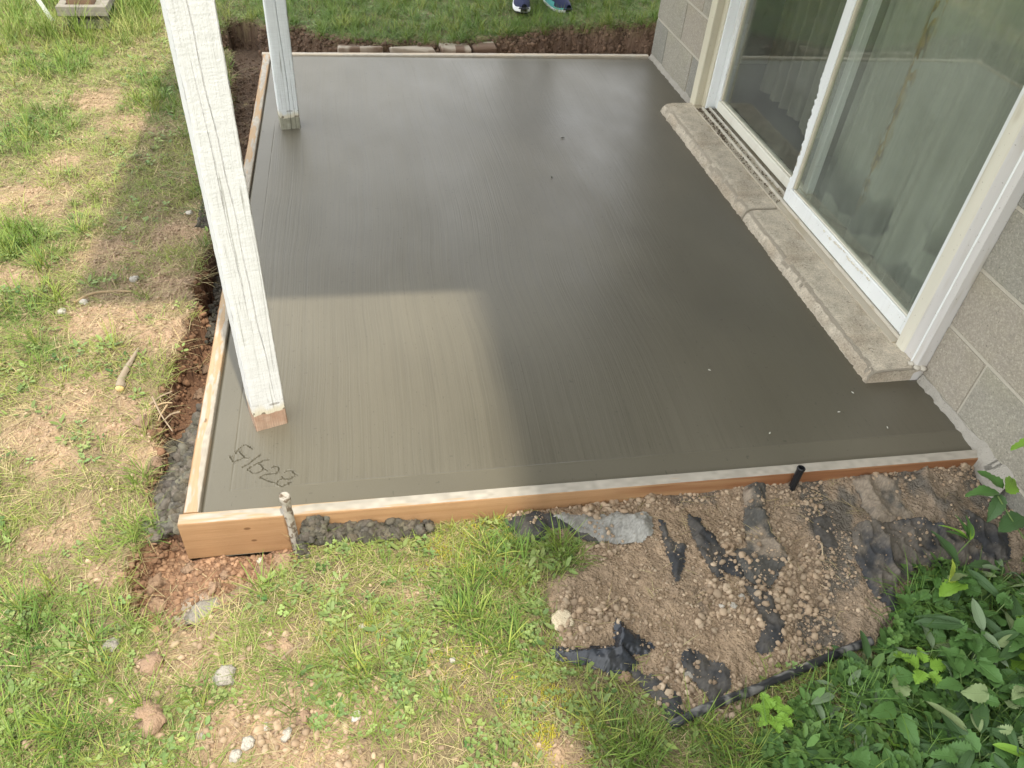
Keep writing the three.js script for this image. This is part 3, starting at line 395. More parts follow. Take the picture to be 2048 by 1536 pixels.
// ---------------------------------------------------------------- curtains inside the room
function curtain(x, z0, z1, yB, col, label, amp, waves, s, stain) {
  const N = 220, M = 60, P = [], UV = [], I = [];
  for (let j = 0; j <= M; j++) for (let i = 0; i <= N; i++) { const u = i / N, v = j / M, z = mix(z0, z1, u), y = mix(yB + 0.05 * (fbm(u * 9 + s, 2, 2) - 0.5), 2.3, v); const ph = u * waves * 6.283 + 1.3 * Math.sin(u * 7 + s); P.push(x + amp * (Math.sin(ph) + 0.35 * Math.sin(2.3 * ph + s)) * (0.75 + 0.25 * (1 - v)), y, z + 0.02 * Math.sin(v * 3 + u * 9)); UV.push(u, v); }
  for (let j = 0; j < M; j++) for (let i = 0; i < N; i++) { const a = j * (N + 1) + i; I.push(a, a + 1, a + N + 1, a + 1, a + N + 2, a + N + 1); }
  const map = colTex(512, 512, (u, v) => { const y = v * 2.2; let c = col.map(q => q * (0.94 + 0.12 * fbm(u * 20, v * 60, 3))); if (stain) { const w = Math.abs(u - 0.30 - 0.02 * (y - 0.5)) ; const m = ss(0.075, 0.035, w + 0.04 * (fbm(u * 60, v * 70, 3) - 0.5)) * ss(0.05, 0.2, y) * ss(0.34, 0.44, fbm(u * 40 + 2, v * 55, 3)); c = mixc(c, mixc([0.26, 0.18, 0.05], [0.12, 0.085, 0.03], ss(0.5, 0.6, fbm(u * 70, v * 90, 2))), m * 0.95); const bl = ss(0.32, 0.12, y + 0.10 * (fbm(u * 9, v * 9, 3) - 0.5)) * ss(0.42, 0.58, fbm(u * 7 + 1, v * 16, 3)); c = mixc(c, [0.06, 0.065, 0.05], bl * 0.85); } return c; });
  return tag(mesh('curtain', geoFrom(P, I, UV), std([1, 1, 1], 0.95, { map })), label, 'curtain');
}
curtain(2.36, -1.42, -0.44, 0.05, [0.31, 0.315, 0.255], 'pale grey curtain with brown mould stains behind the sliding leaf', 0.022, 5, 1, true);
curtain(2.50, -2.36, -1.50, 0.16, [0.12, 0.115, 0.085], 'dim brownish curtain behind the fixed leaf', 0.025, 6, 4, false);

// ---------------------------------------------------------------- raised deck over the slab (its shadow lies on slab and lawn)
{
  const K = thing('raised_deck', 'timber deck overhead, carried by the two white posts', 'deck', [0, 0, 0]);
  const wood = std([0.36, 0.32, 0.26], 0.85), joist = std([0.50, 0.49, 0.46], 0.8);
  const X0 = -0.187, X1 = XW - 0.004, Z0 = -3.42, Z1 = 0.018, yB = 2.2, yT = 2.45;
  mesh('rim_joist', box(X0, X1, yB, yT - 0.03, Z1 - 0.038, Z1), joist, K); mesh('rim_joist', box(X0, X1, yB, yT - 0.03, Z0, Z0 + 0.038), joist, K);
  mesh('rim_joist', box(X0, X0 + 0.038, yB, yT - 0.03, Z0 + 0.039, Z1 - 0.039), joist, K);
  mesh('beam', box(0.10, 0.19, yB + 0.003, yB + 0.12, Z0 + 0.05, Z1 - 0.05), joist, K);
  for (let i = 1; i < 9; i++) { const z = mix(Z0, Z1, i / 9); mesh('joist', box(X0 + 0.04, X1, yB + 0.122, yT - 0.031, z - 0.019, z + 0.019), joist, K); }
  const n = 17, w = (X1 - X0) / n; for (let i = 0; i < n; i++) mesh('deck_board', box(X0 + i * w + 0.002, X0 + (i + 1) * w - 0.002, yT - 0.03, yT, Z0, Z1), wood, K);
}
// ---------------------------------------------------------------- stakes holding the near board
{
  const st = thing('steel_stake', 'cement-crusted steel stake in front of the pine board', 'stake', [0.226, 0, 0.046]);
  const prof = []; for (let i = 0; i <= 26; i++) { const y = -0.12 + 0.222 * i / 26; prof.push(new THREE.Vector2(0.0108 + 0.0016 * (vn(i * 0.9, 4) - 0.3) + (i > 23 ? 0.0025 : 0), y)); }
  prof.push(new THREE.Vector2(0.0088, 0.1025), new THREE.Vector2(0.0075, 0.098), new THREE.Vector2(0.0001, 0.0975));
  const g = new THREE.LatheGeometry(prof, 18); const p = g.attributes.position; for (let i = 0; i < p.count; i++) { const a = Math.atan2(p.getZ(i), p.getX(i)), y = p.getY(i), k = 1 + 0.22 * (vn(a * 2.5 + 9, y * 90) - 0.5) * ss(0.1, 0.085, y); p.setX(i, p.getX(i) * k); p.setZ(i, p.getZ(i) * k); } g.computeVertexNormals();
  const m = mesh('shaft', g, std([1, 1, 1], 0.8, { map: colTex(64, 256, (u, v) => { const k = fbm(u * 9, v * 22, 4); return mixc([0.40, 0.36, 0.30], [0.16, 0.12, 0.085], ss(0.5, 0.66, k)); }) }), st); m.rotation.z = 0.03;
  const b = thing('plastic_stake', 'short glossy black stake against the near form board', 'stake', [1.600, 0, 0.055]);
  const pb = [[0.0001, -0.1], [0.0105, -0.1], [0.0105, 0.036], [0.0118, 0.0365], [0.0118, 0.042], [0.010, 0.0435], [0.0085, 0.0435], [0.0085, 0.02], [0.0001, 0.02]].map(q => new THREE.Vector2(...q));
  const s2 = mesh('shaft', new THREE.LatheGeometry(pb, 20), std([0.014, 0.015, 0.017], 0.25), b); s2.rotation.x = -0.05; s2.rotation.z = -0.06;
}
// ---------------------------------------------------------------- terrain
const TRP = [...TRENCH, [-0.035, -0.028], [-0.035, -3.30]];
const FB = FARBANK.map(p => [p[0], p[2]]);
const farEdgeZ = x => { if (x <= FB[0][0]) return FB[0][1]; for (let i = 0; i + 1 < FB.length; i++) if (x < FB[i + 1][0]) return mix(FB[i][1], FB[i + 1][1], (x - FB[i][0]) / (FB[i + 1][0] - FB[i][0])); return FB[FB.length - 1][1]; };
const farY = x => { let p = FARBANK[0]; if (x <= p[0]) return p[1]; for (let i = 0; i + 1 < FARBANK.length; i++) if (x < FARBANK[i + 1][0]) return mix(FARBANK[i][1], FARBANK[i + 1][1], (x - FARBANK[i][0]) / (FARBANK[i + 1][0] - FARBANK[i][0])); return 0.15; };
const lawnY = (x, z) => {
  let y = z > -0.3 ? mix(-0.03, -0.07, ss(-0.3, 0.1, z)) : z > -1 ? mix(-0.03, 0.0, ss(-0.3, -1, z)) : mix(0, 0.03, ss(-1, -3, z));
  y = mix(y, farY(x), ss(-3.1, -3.4, z));
  y = mix(y, -0.07, ss(-0.3, 0.03, z));
  return y;
};
const soilIn = (x, z) => (x > 0.7 && z > -0.1 && z < 0.75) ? sdPoly(SOIL, x, z) : -1;
function dig(x, z) { // 0 lawn .. 1 trench floor
  let t = 0;
  const n = 0.034 * (fbm(x * 14, z * 14, 3) - 0.5) + 0.012 * (vn(x * 60, z * 60) - 0.5);
  if (x > -0.5 && x < 0.05 && z < 0.05 && z > -3.8) t = Math.max(t, ss(-0.008, 0.024, sdPoly(TRP, x, z) + n));
  if (x < 0.4 && z > -0.15 && z < 0.35) t = Math.max(t, ss(-0.012, 0.03, sdPoly(PIT, x, z) + n));
  if (z < -3.2 && z > -3.9 && x > -0.35 && x < 2.6) t = Math.max(t, ss(-0.015, 0.13, (z - farEdgeZ(x)) + n * 2) * ss(-0.42, -0.3, x));
  return t;
}
const digFloor = (x, z) => (z < -3.2 ? -0.12 : (z > -0.03 ? -0.142 - 0.035 * ss(0.0, -0.12, x) : mix(-0.10, -0.15, ss(-3.2, -0.8, z) * (1 - 0.5 * ss(-1.3, -1.5, z))))) + 0.035 * (fbm(x * 16 + 3, z * 16, 3) - 0.45) + (z < -1.2 && z > -3.2 ? 0.03 * fbm(x * 22, z * 22, 2) : 0);
const inSlab = (x, z) => x > -0.042 && z < 0.03 && z > ZF - 0.04 && x < 8;
const inHouse = (x, z) => x > XW + 0.002 && z > -3.262;
const NEARCLUMP = (x, z) => 0.05 * Math.exp(-(Math.pow((x - 0.30) / 0.05, 2) + Math.pow((z - 0.05) / 0.03, 2))) + 0.022 * Math.exp(-(Math.pow((x - 0.42) / 0.07, 2) + Math.pow((z - 0.045) / 0.02, 2)));
function H(x, z) {
  if (x > -0.036 && x < XW + 0.02 && z < 0.022 && z > ZF - 0.03) return -0.2;
  let y = lawnY(x, z);
  y += 0.030 * (fbm(x * 3.1, z * 3.1, 3) - 0.5) + 0.012 * (fbm(x * 13 + 7, z * 13, 2) - 0.5) + 0.008 * (vn(x * 45, z * 45) - 0.5) + 0.004 * (vn(x * 95, z * 95) - 0.5);
  const s = soilIn(x, z), br = z < 0.98 && z > -5 && x < 0.8 ? bareAt(x, z) : 0;
  if (br > 0.1 && s < 0) y += br * (0.016 * (fbm(x * 24 + 3, z * 24, 2) - 0.5) + 0.012 * (Math.abs(2 * vn(x * 52, z * 52) - 1) - 0.5) + 0.006 * (vn(x * 100 + 5, z * 100) - 0.5));
  if (s > -0.03) { const t = ss(-0.03, 0.03, s); y += t * (0.012 + 0.03 * (fbm(x * 5 + 2, z * 7, 3) - 0.5) + 0.018 * ss(0.16, 0.02, z) + 0.006 * (vn(x * 55, z * 55) - 0.4) + 0.014 * Math.pow(1 - Math.abs(2 * vn(x * 9 + z * 5, z * 4) - 1), 4) * ss(1.15, 1.3, x)); }
  const d = dig(x, z);
  if (d > 0) y = mix(y, digFloor(x, z), d);
  return y;
}
const slope = 0;
const soilTone = (x, z) => { // colours of the bare earth
  const n = fbm(x * 4, z * 4, 4), m = vn(x * 38, z * 38);
  const tan = [0.43, 0.305, 0.19], pink = [0.39, 0.26, 0.172], grey = [0.29, 0.225, 0.16];
  let c = mixc(tan, pink, n); const s = soilIn(x, z);
  if (s > -0.05) c = mixc(c, mixc([0.36, 0.262, 0.172], grey, ss(1.2, 1.9, x + 0.4 * (n - 0.5))), ss(-0.05, 0.02, s));
  if (s > 0 && x > 1.1) { const f = ss(0.50, 0.60, fbm(x * 9 + 1.4 * z + 11, z * 6 + 3, 4)) * ss(1.1, 1.3, x); c = mixc(c, [0.115, 0.108, 0.094], 0.8 * f); }
  return c.map(q => q * (0.82 + 0.36 * m));
};
const bareAt = (x, z) => { let b = 0; for (const [px, pz, r] of BARE) { const d = ((x - px) ** 2 + (z - pz) ** 2) / (r * r); if (d < 4) b = Math.max(b, Math.exp(-d * 1.1)); } return b; };
const patchAt = (L, x, z) => { let b = 0; for (const [px, pz, r] of L) { const d = ((x - px) ** 2 + (z - pz) ** 2) / (r * r); if (d < 5) b = Math.max(b, Math.exp(-d)); } return b; };
{
  const grid = (segs) => { const o = []; for (const [a, b, s] of segs) { const n = Math.max(1, Math.round((b - a) / s)); for (let i = 0; i < n; i++) o.push(a + (b - a) * i / n); } o.push(segs[segs.length - 1][1]); return o; };
  const gx = [-120, -60, -30, -16, -9, -6, -4.2, -3.2, ...grid([[-2.6, -1.9, 0.1], [-1.9, -0.75, 0.015], [-0.75, -0.05, 0.0075], [-0.05, 0.4, 0.0075], [0.4, 2.45, 0.0085], [2.45, 3.2, 0.05]]), 4.5, 7, 12, 20, 40, 120];
  const gz = [-120, -60, -30, -18, -12, -9, -7.5, -6.4, ...grid([[-5.8, -5.2, 0.08], [-5.2, -4.2, 0.022], [-4.2, -3.1, 0.014], [-3.1, -0.8, 0.012], [-0.8, 0.98, 0.0078], [0.98, 1.4, 0.05], [1.4, 2.6, 0.15]]), 3.5, 5, 8, 14, 30, 120];
  const nx = gx.length, nz = gz.length, pos = new Float32Array(nx * nz * 3), col = new Float32Array(nx * nz * 3), uv = new Float32Array(nx * nz * 2), idx = [];
  for (let j = 0; j < nz; j++) for (let i = 0; i < nx; i++) {
    const x = gx[i], z = gz[j], k = j * nx + i; const jx = x > -0.75 && x < 2.4 && z > -0.8 && z < 0.97 ? 0.002 * (ih(i, j) - 0.5) : 0;
    pos[3 * k] = x + jx; pos[3 * k + 1] = H(x, z); pos[3 * k + 2] = z;
    const d = dig(x, z), s = soilIn(x, z), moist = [0.150, 0.078, 0.044], n = fbm(x * 7, z * 7, 3);
    let c = soilTone(x, z);
    const thatch = [0.15, 0.13, 0.06]; if (s < 0) c = mixc(c, thatch.map(q => q * (0.7 + 0.6 * vn(x * 50, z * 50))), (1 - clamp(bareAt(x, z) * 1.3)) * 0.75);
    if (d > 0.02) { let m = mixc(moist, [0.235, 0.13, 0.075], ss(0.4, 0.7, n)); if (z > -0.04) m = mixc(mixc([0.34, 0.20, 0.12], [0.23, 0.125, 0.07], n), [0.40, 0.34, 0.27], ss(0.03, 0.0, Math.hypot(x - 0.0, z - 0.22) - 0.07 + 0.05 * (n - 0.5))); if (z < -1.2) m = mixc([0.105, 0.066, 0.042], [0.17, 0.115, 0.075], n); if (z < -3.2 && x > 0.9) m = mixc([0.20, 0.13, 0.088], [0.13, 0.082, 0.055], n); c = mixc(c, m.map(q => q * (0.8 + 0.4 * vn(x * 70, z * 70))), ss(0.02, 0.25, d)); }
    if (x < -3 || x > 3.2 || z < -6 || z > 1.5) c = [0.10, 0.13, 0.045];
    col.set(c, 3 * k); uv[2 * k] = x / 0.7; uv[2 * k + 1] = z / 0.7;
  }
  for (let j = 0; j + 1 < nz; j++) for (let i = 0; i + 1 < nx; i++) {
    const xm = (gx[i] + gx[i + 1]) / 2, zm = (gz[j] + gz[j + 1]) / 2;
    if (xm > 0.02 && xm < 2.2 && zm < -0.02 && zm > ZF + 0.02) continue;
    const a = j * nx + i; idx.push(a, a + nx, a + 1, a + 1, a + nx, a + nx + 1);
  }
  const g = geoFrom(pos, idx, uv, col);
  const det = colTex(1024, 1024, (u, v) => { const t = (f) => { const x = u * f, y = v * f; const w = (a, b) => ih(((a % f) + f) % f, ((b % f) + f) % f); const xi = Math.floor(x), yi = Math.floor(y), p = x - xi, q = y - yi, s = p * p * (3 - 2 * p), r = q * q * (3 - 2 * q); return mix(mix(w(xi, yi), w(xi + 1, yi), s), mix(w(xi, yi + 1), w(xi + 1, yi + 1), s), r); }; const k = 0.62 + 0.26 * t(96) + 0.24 * t(220) + 0.22 * t(450) * t(64); return [k, k * 0.985, k * 0.96]; });
  const db = greyTex(1024, 1024, (u, v) => { const t = (f) => { const x = u * f, y = v * f; const w = (a, b) => ih(((a % f) + f) % f + 7, ((b % f) + f) % f); const xi = Math.floor(x), yi = Math.floor(y), p = x - xi, q = y - yi, s = p * p * (3 - 2 * p), r = q * q * (3 - 2 * q); return mix(mix(w(xi, yi), w(xi + 1, yi), s), mix(w(xi, yi + 1), w(xi + 1, yi + 1), s), r); }; return 0.5 * t(70) + 0.3 * t(150) + 0.2 * t(320); });
  tag(mesh('ground', g, std([1, 1, 1], 0.97, { vertexColors: true, map: det, bumpMap: db, bumpScale: 0.012 })), null, null, null, 'structure');
}
// ---------------------------------------------------------------- landscape fabric
const FABS = [];
const fabY = (x, z) => { let y = -9; for (const f of FABS) if (x > f.x0 && x < f.x1 && z > f.z0 && z < f.z1 && f.ins(x, z) > 0) y = Math.max(y, f.yAt(x, z)); return y; };
{
  const looks = { dark: [[0.034, 0.035, 0.037], [0.12, 0.105, 0.085], 0.40, 0.8], light: [[0.33, 0.32, 0.285], [0.19, 0.18, 0.16], 0.45, 0.9], soiled: [[0.080, 0.076, 0.066], [0.28, 0.225, 0.165], 0.66, 0.9], plastic: [[0.022, 0.026, 0.034], [0.10, 0.098, 0.095], 0.22, 0.26], flap: [[0.040, 0.041, 0.043], [0.23, 0.19, 0.14], 0.36, 0.9] };
  const labels = ['pale grey strip of landscape fabric folded along the near board', 'dark folded fabric corner at the end of the pale strip', 'dark fabric tongue lying forked across the soil', 'narrow dark fold of fabric beside the pale strip', 'soil-caked band of fabric running away from the near board', 'dark fabric band trailing to the black pipe', 'shiny twisted black plastic at the edge of the soil', 'square black scrap of fabric half buried above the pipe', 'dark strip of fabric slanting from the twisted plastic to the pipe end', 'large soiled grey fabric flap beside the leafy weeds', 'small fabric corner poking out under the large flap', 'dark fabric bunched at the foot of the block wall', 'pale soil-covered fabric ridge against the near board', 'small black fabric scrap alone in the bare soil'];
  const lift = [0.012, 0.010, 0.008, 0.007, 0.012, 0.008, 0.016, 0.007, 0.008, 0.024, 0.012, 0.014, 0.014, 0.005];
  FAB.forEach(([kind, poly], n) => {
    const [base, dirt, amt, rough] = looks[kind]; let x0 = 9, x1 = -9, z0 = 9, z1 = -9; for (const [x, z] of poly) { x0 = Math.min(x0, x); x1 = Math.max(x1, x); z0 = Math.min(z0, z); z1 = Math.max(z1, z); }
    const st = 0.0035, nx = Math.ceil((x1 - x0 + 0.02) / st), nz = Math.ceil((z1 - z0 + 0.02) / st), id = new Map(), P = [], C = [], I = [];
    const ins = (x, z) => sdPoly(poly, x, z) + 0.006 + 0.010 * (fbm(x * 60, z * 60 + n, 2) - 0.5) + 0.006 * (vn(x * 220, z * 220) - 0.5);
    const ang = n * 1.7 + 0.6, ca = Math.cos(ang), sa = Math.sin(ang);
    const yAt = (x, z) => { const sd = Math.max(0, ins(x, z)), u = x * ca + z * sa, v = -x * sa + z * ca; const w = 1 - Math.abs(2 * vn(u * 17 + n * 5, v * 6) - 1), w2 = 1 - Math.abs(2 * vn(u * 48 + n, v * 20 + 3) - 1);
      return Math.max(H(x, z), H(x + 0.006, z), H(x, z + 0.006)) + 0.002 + lift[n] * (0.2 + 1.1 * Math.pow(w, 3) + 0.4 * Math.pow(w2, 3)) * ss(-0.002, 0.018, sd) + 0.0014 * vn(x * 160, z * 160); };
    FABS.push({ x0, x1, z0, z1, ins, yAt });
    const vert = (i, j) => { const k = j * 9999 + i; if (id.has(k)) return id.get(k); const x = x0 - 0.01 + i * st, z = z0 - 0.01 + j * st, q = P.length / 3; P.push(x, yAt(x, z), z); const d = clamp(amt * 1.3 * ss(0.40, 0.62, fbm(x * 16 + n * 3, z * 16, 4)) + (vn(x * 300, z * 300) > 0.86 ? 0.6 : 0) * amt); C.push(...mixc(base, dirt, d).map(e => e * (0.7 + 0.6 * vn(x * 420, z * 420)))); id.set(k, q); return q; };
    for (let j = 0; j < nz; j++) for (let i = 0; i < nx; i++) { const x = x0 - 0.01 + (i + 0.5) * st, z = z0 - 0.01 + (j + 0.5) * st; if (ins(x, z) < 0) continue; const a = vert(i, j), b = vert(i + 1, j), c = vert(i, j + 1), d = vert(i + 1, j + 1); I.push(a, c, b, b, c, d); }
    tag(mesh('landscape_fabric', geoFrom(P, I, null, C), std([1, 1, 1], rough, { vertexColors: true })), labels[n], 'fabric', 'torn landscape fabric by the near board');
  });
}
// ---------------------------------------------------------------- grass, clover, straw, crumbs
function bladeInto(P, I, x, y, z, len, wid, az, lean, curl, twist = 0) {
  const n = 3, b = P.length / 3, ca = Math.cos(az), sa = Math.sin(az), px = -Math.sin(az + twist), pz = Math.cos(az + twist);
  let cx = x, cy = y, cz = z, a = lean;
  for (let i = 0; i <= n; i++) { const t = i / n, w = wid * (i === n ? 0.12 : i === 0 ? 0.7 : 1 - 0.35 * t) / 2; P.push(cx - px * w, cy, cz - pz * w, cx + px * w, cy + w * 0.3, cz + pz * w); const s = len / n; cx += ca * Math.sin(a) * s; cz += sa * Math.sin(a) * s; cy += Math.cos(a) * s; a += curl / n; }
  for (let i = 0; i < n; i++) { const k = b + 2 * i; I.push(k, k + 1, k + 2, k + 1, k + 3, k + 2); }
}
function tuft(nb, l0, l1, w0, w1, lean0, lean1, spread, dirBias = 0) {
  const P = [], I = [], main = rnd() * 6.28;
  for (let i = 0; i < nb; i++) { const r = spread * Math.sqrt(rnd()), t = rnd() * 6.28, az = dirBias ? main + (rnd() - 0.5) * 6.28 * (1 - dirBias) : rnd() * 6.28; const lean = rr(lean0, lean1), len = rr(l0, l1); bladeInto(P, I, r * Math.cos(t), -0.004, r * Math.sin(t), len, rr(w0, w1), az, lean, Math.max(-0.1, Math.min(rr(0.1, 1.1), 1.75 - lean)), rr(-0.7, 0.7)); }
  return geoFrom(P, I);
}
function leafletInto(P, I, cx, cy, cz, az, tilt, len, wid, notch = 0) { // small flat oval leaf, 6 rim points
  const b = P.length / 3, ca = Math.cos(az), sa = Math.sin(az), ct = Math.cos(tilt), st = Math.sin(tilt);
  const put = (u, v, k) => P.push(cx + ca * ct * u - sa * v, cy + st * u + k, cz + sa * ct * u + ca * v);
  put(len * 0.5, 0, -0.0006); put(0, 0, 0); put(len * 0.3, -wid * 0.46, 0.001); put(len * 0.72, -wid * 0.42, 0.001); put(len * (1 - notch), 0, 0); put(len * 0.72, wid * 0.42, 0.001); put(len * 0.3, wid * 0.46, 0.001);
  for (let i = 1; i <= 6; i++) I.push(b, b + i, b + (i % 6) + 1);
}
function cloverGeo(n, s) { const P = [], I = []; for (let i = 0; i < n; i++) { const t = rnd() * 6.28, r = rr(0.002, 0.022), h = rr(0.006, 0.026), x = r * Math.cos(t), z = r * Math.sin(t), a0 = rnd() * 6.28, q = s * rr(0.7, 1.25); bladeInto(P, I, x * 0.3, -0.003, z * 0.3, h * 1.1, 0.0012, t, 0.5, 0.2); for (let k = 0; k < 3; k++) leafletInto(P, I, x, h, z, a0 + k * 2.09, rr(-0.15, 0.4), q, q * 0.9, 0.12); } return geoFrom(P, I); }
function rosetteGeo(n, l0, l1, asp) { const P = [], I = []; for (let i = 0; i < n; i++) { const a = i * 2.4 + rnd(), l = rr(l0, l1), r = rr(0.002, 0.012); leafletInto(P, I, r * Math.cos(a), rr(0.003, 0.016), r * Math.sin(a), a, rr(-0.1, 0.55), l, l * asp); } return geoFrom(P, I); }
const leafMat = (o = {}) => new THREE.MeshPhysicalMaterial({ color: 0xffffff, roughness: 0.62, side: THREE.DoubleSide, specularIntensity: 0.5, ...o });
function scatter(name, label, cat, geos, mat, items) { // items: {p:[x,y,z], yaw, s, tilt, c:[r,g,b], v}
  const per = geos.map(() => []); for (const it of items) per[it.v % geos.length].push(it);
  const G = new THREE.Group(); const o = new THREE.Object3D(), c = new THREE.Color();
  per.forEach((L, k) => { if (!L.length) return; const im = new THREE.InstancedMesh(geos[k], mat, L.length); L.forEach((it, i) => { o.position.set(...it.p); o.rotation.set(it.tx || 0, it.yaw, it.tz || 0); if (Array.isArray(it.s)) o.scale.set(...it.s); else o.scale.setScalar(it.s); o.updateMatrix(); im.setMatrixAt(i, o.matrix); im.setColorAt(i, c.setRGB(...it.c)); }); im.castShadow = im.receiveShadow = true; im.name = numbered(name); scene.add(im); tag(im, label, cat, null, 'stuff'); });
}
const blocked = (x, z) => (x > -0.044 && x < XW + 0.05 && z < 0.032 && z > ZF - 0.05) || inHouse(x, z) || (x > 0.02 && x < 0.0);
const zones = [ // x0,x1,z0,z1, weight of samples per m2
  [-0.75, 2.45, 0.0, 0.99, 1], [-0.85, -0.03, -1.4, 0.0, 1], [-1.5, -0.05, -3.0, -1.4, 0.85], [-2.1, -0.05, -5.2, -3.0, 0.7], [-0.05, 3.3, -5.2, -3.36, 0.7]];
const greenA = [0.105, 0.190, 0.034], greenB = [0.185, 0.262, 0.045], yel = [0.33, 0.345, 0.075], dull = [0.150, 0.185, 0.085], strawC = [0.50, 0.41, 0.21], deep = [0.06, 0.125, 0.03];
const jit = (c, k = 0.18) => { const a = 1 + k * (rnd() - 0.5) * 2; return [c[0] * a * (1 + 0.12 * (rnd() - 0.5)), c[1] * a, c[2] * a * (1 + 0.2 * (rnd() - 0.5))]; };
const sitesOf = (density, fn) => { const out = []; for (const [x0, x1, z0, z1, w] of zones) { const n = Math.round(density * w * (x1 - x0) * (z1 - z0)); for (let i = 0; i < n; i++) { const x = rr(x0, x1), z = rr(z0, z1); if (blocked(x, z)) continue; const it = fn(x, z); if (it) out.push(it); } } return out; };
const tallZone = (x, z) => ss(-0.55, -0.75, x) * ss(-3.0, -3.25, z);
const cover = (x, z) => {
  const d = dig(x, z); if (d > 0.12) return 0; const s = soilIn(x, z);
  let c = 0.80 + 1.5 * (fbm(x * 5.5, z * 5.5, 3) - 0.5) - 1.05 * bareAt(x, z) + 0.8 * patchAt(GREEN, x, z) + 0.25 * ss(-3.3, -3.6, z);
  if (s > 0) c = 0.02 * ss(0.05, 0, s); else if (s > -0.02) c *= 0.6;
  return clamp(c);
};
const W_IN = (x, z) => (x > 1.1 && z > 0.28) ? sdPoly(WEEDS, x, z) : -1;
// short matted lawn
{
  const G = []; for (let i = 0; i < 6; i++) G.push(tuft(11, 0.022, 0.062, 0.0013, 0.0027, 0.55, 1.45, 0.03)); for (let i = 0; i < 3; i++) G.push(tuft(12, 0.03, 0.07, 0.0013, 0.0028, 0.8, 1.5, 0.025, 0.6));
  scatter('lawn_grass', 'short matted lawn grass around the slab', 'grass', G, leafMat({ roughness: 0.55 }), sitesOf(3600, (x, z) => {
    const c = cover(x, z); if (rnd() > 0.12 * Math.min(1, c * 20) + c * c * 1.25) return null; const g = patchAt(GREEN, x, z), far = ss(-3.2, -3.5, z) * ss(-0.5, 0, x), t = fbm(x * 7 + 20, z * 7, 3); const u = rnd();
    let col = mixc(greenB, greenA, clamp(g + far * 0.8 + (t - 0.5))); col = mixc(col, yel, clamp(0.75 * (1 - g) * (1 - far) * (0.35 + 1.3 * (t - 0.3)))); if (u < 0.10 * (1 - far)) col = strawC; col = mixc(col, dull, 0.25 * rnd());
    return { p: [x, H(x, z) - 0.002, z], yaw: rnd() * 6.28, s: rr(0.5, 1.05) * (1 + 0.3 * far), c: jit(col), v: Math.floor(rnd() * 9) };
  }));
}
// upright clumps in the greener patches and over the trench lips
{
  const G = []; for (let i = 0; i < 5; i++) G.push(tuft(22, 0.05, 0.115, 0.0016, 0.0034, 0.15, 1.15, 0.022));
  scatter('grass_clumps', 'longer green grass clumps', 'grass', G, leafMat({ roughness: 0.5 }), sitesOf(720, (x, z) => {
    const g = patchAt(GREEN, x, z), c = cover(x, z), far = ss(-3.25, -3.45, z) * ss(-0.5, 0.0, x), lip = dig(x, z) < 0.1 && (dig(x + 0.03, z) > 0.2 || dig(x, z - 0.03) > 0.2 || dig(x, z + 0.04) > 0.2 || dig(x - 0.03, z) > 0.2) ? 0.35 : 0;
    if (rnd() > (g > 0.35 ? 0.75 * g : 0.05) * c + far * 0.55 + lip * (0.3 + c)) return null; if (cover(x, z) === 0) return null;
    return { p: [x, H(x, z) - 0.003, z], yaw: rnd() * 6.28, s: rr(0.55, 1.1), c: jit(mixc(mixc(greenA, greenB, rnd()), yel, rnd() < 0.3 ? 0.6 : 0)), v: Math.floor(rnd() * 5) };
  }));
}
// tall grass round the wooden planter
{
  const G = []; for (let i = 0; i < 4; i++) G.push(tuft(20, 0.12, 0.30, 0.002, 0.0042, 0.05, 0.75, 0.035));
  scatter('tall_grass', 'tall unmown grass around the wooden planter', 'grass', G, leafMat({ roughness: 0.5 }), sitesOf(420, (x, z) => {
    const t = Math.max(tallZone(x, z), 0.9 * ss(0.34, 0.2, Math.hypot((x + 0.98) * 0.8, z + 3.36))); if (rnd() > t * (0.25 + 0.9 * ss(0.75, 0.2, Math.hypot(x + 1.02, z + 3.6))) * (z > -3.2 ? 0.3 : 1)) return null; if (x > -1.13 && x < -0.86 && z < -3.46 && z > -3.78) return null;
    return { p: [x, H(x, z) - 0.005, z], yaw: rnd() * 6.28, s: rr(0.5, 1.05) * (z > -3.3 ? 0.65 : 0.95), c: jit(mixc(greenB, rnd() < 0.35 ? [0.36, 0.36, 0.12] : greenA, rnd())), v: Math.floor(rnd() * 4) };
  }));
}
// dry straw lying flat
{
  const G = []; for (let i = 0; i < 6; i++) G.push(tuft(6, 0.025, 0.085, 0.0008, 0.0019, 1.3, 1.56, 0.04, i % 2 ? 0.5 : 0));
  scatter('dry_grass', 'dry straw and dead blades lying on the soil', 'straw', G, leafMat({ roughness: 0.8 }), sitesOf(3400, (x, z) => {
    const d = dig(x, z), s = soilIn(x, z); if (d > 0.3 && rnd() > 0.12) return null; if (s > 0 && rnd() > 0.05) return null; const far = ss(-3.25, -3.45, z) * ss(-0.5, 0, x); if (rnd() > 0.62 * (1 - far * 0.7) * (0.35 + fbm(x * 6, z * 6 + 40, 3))) return null;
    return { p: [x, H(x, z) + 0.003, z], yaw: rnd() * 6.28, s: rr(0.6, 1.2), c: jit(mixc(strawC, [0.26, 0.21, 0.11], rnd()), 0.25), v: Math.floor(rnd() * 6) };
  }));
}
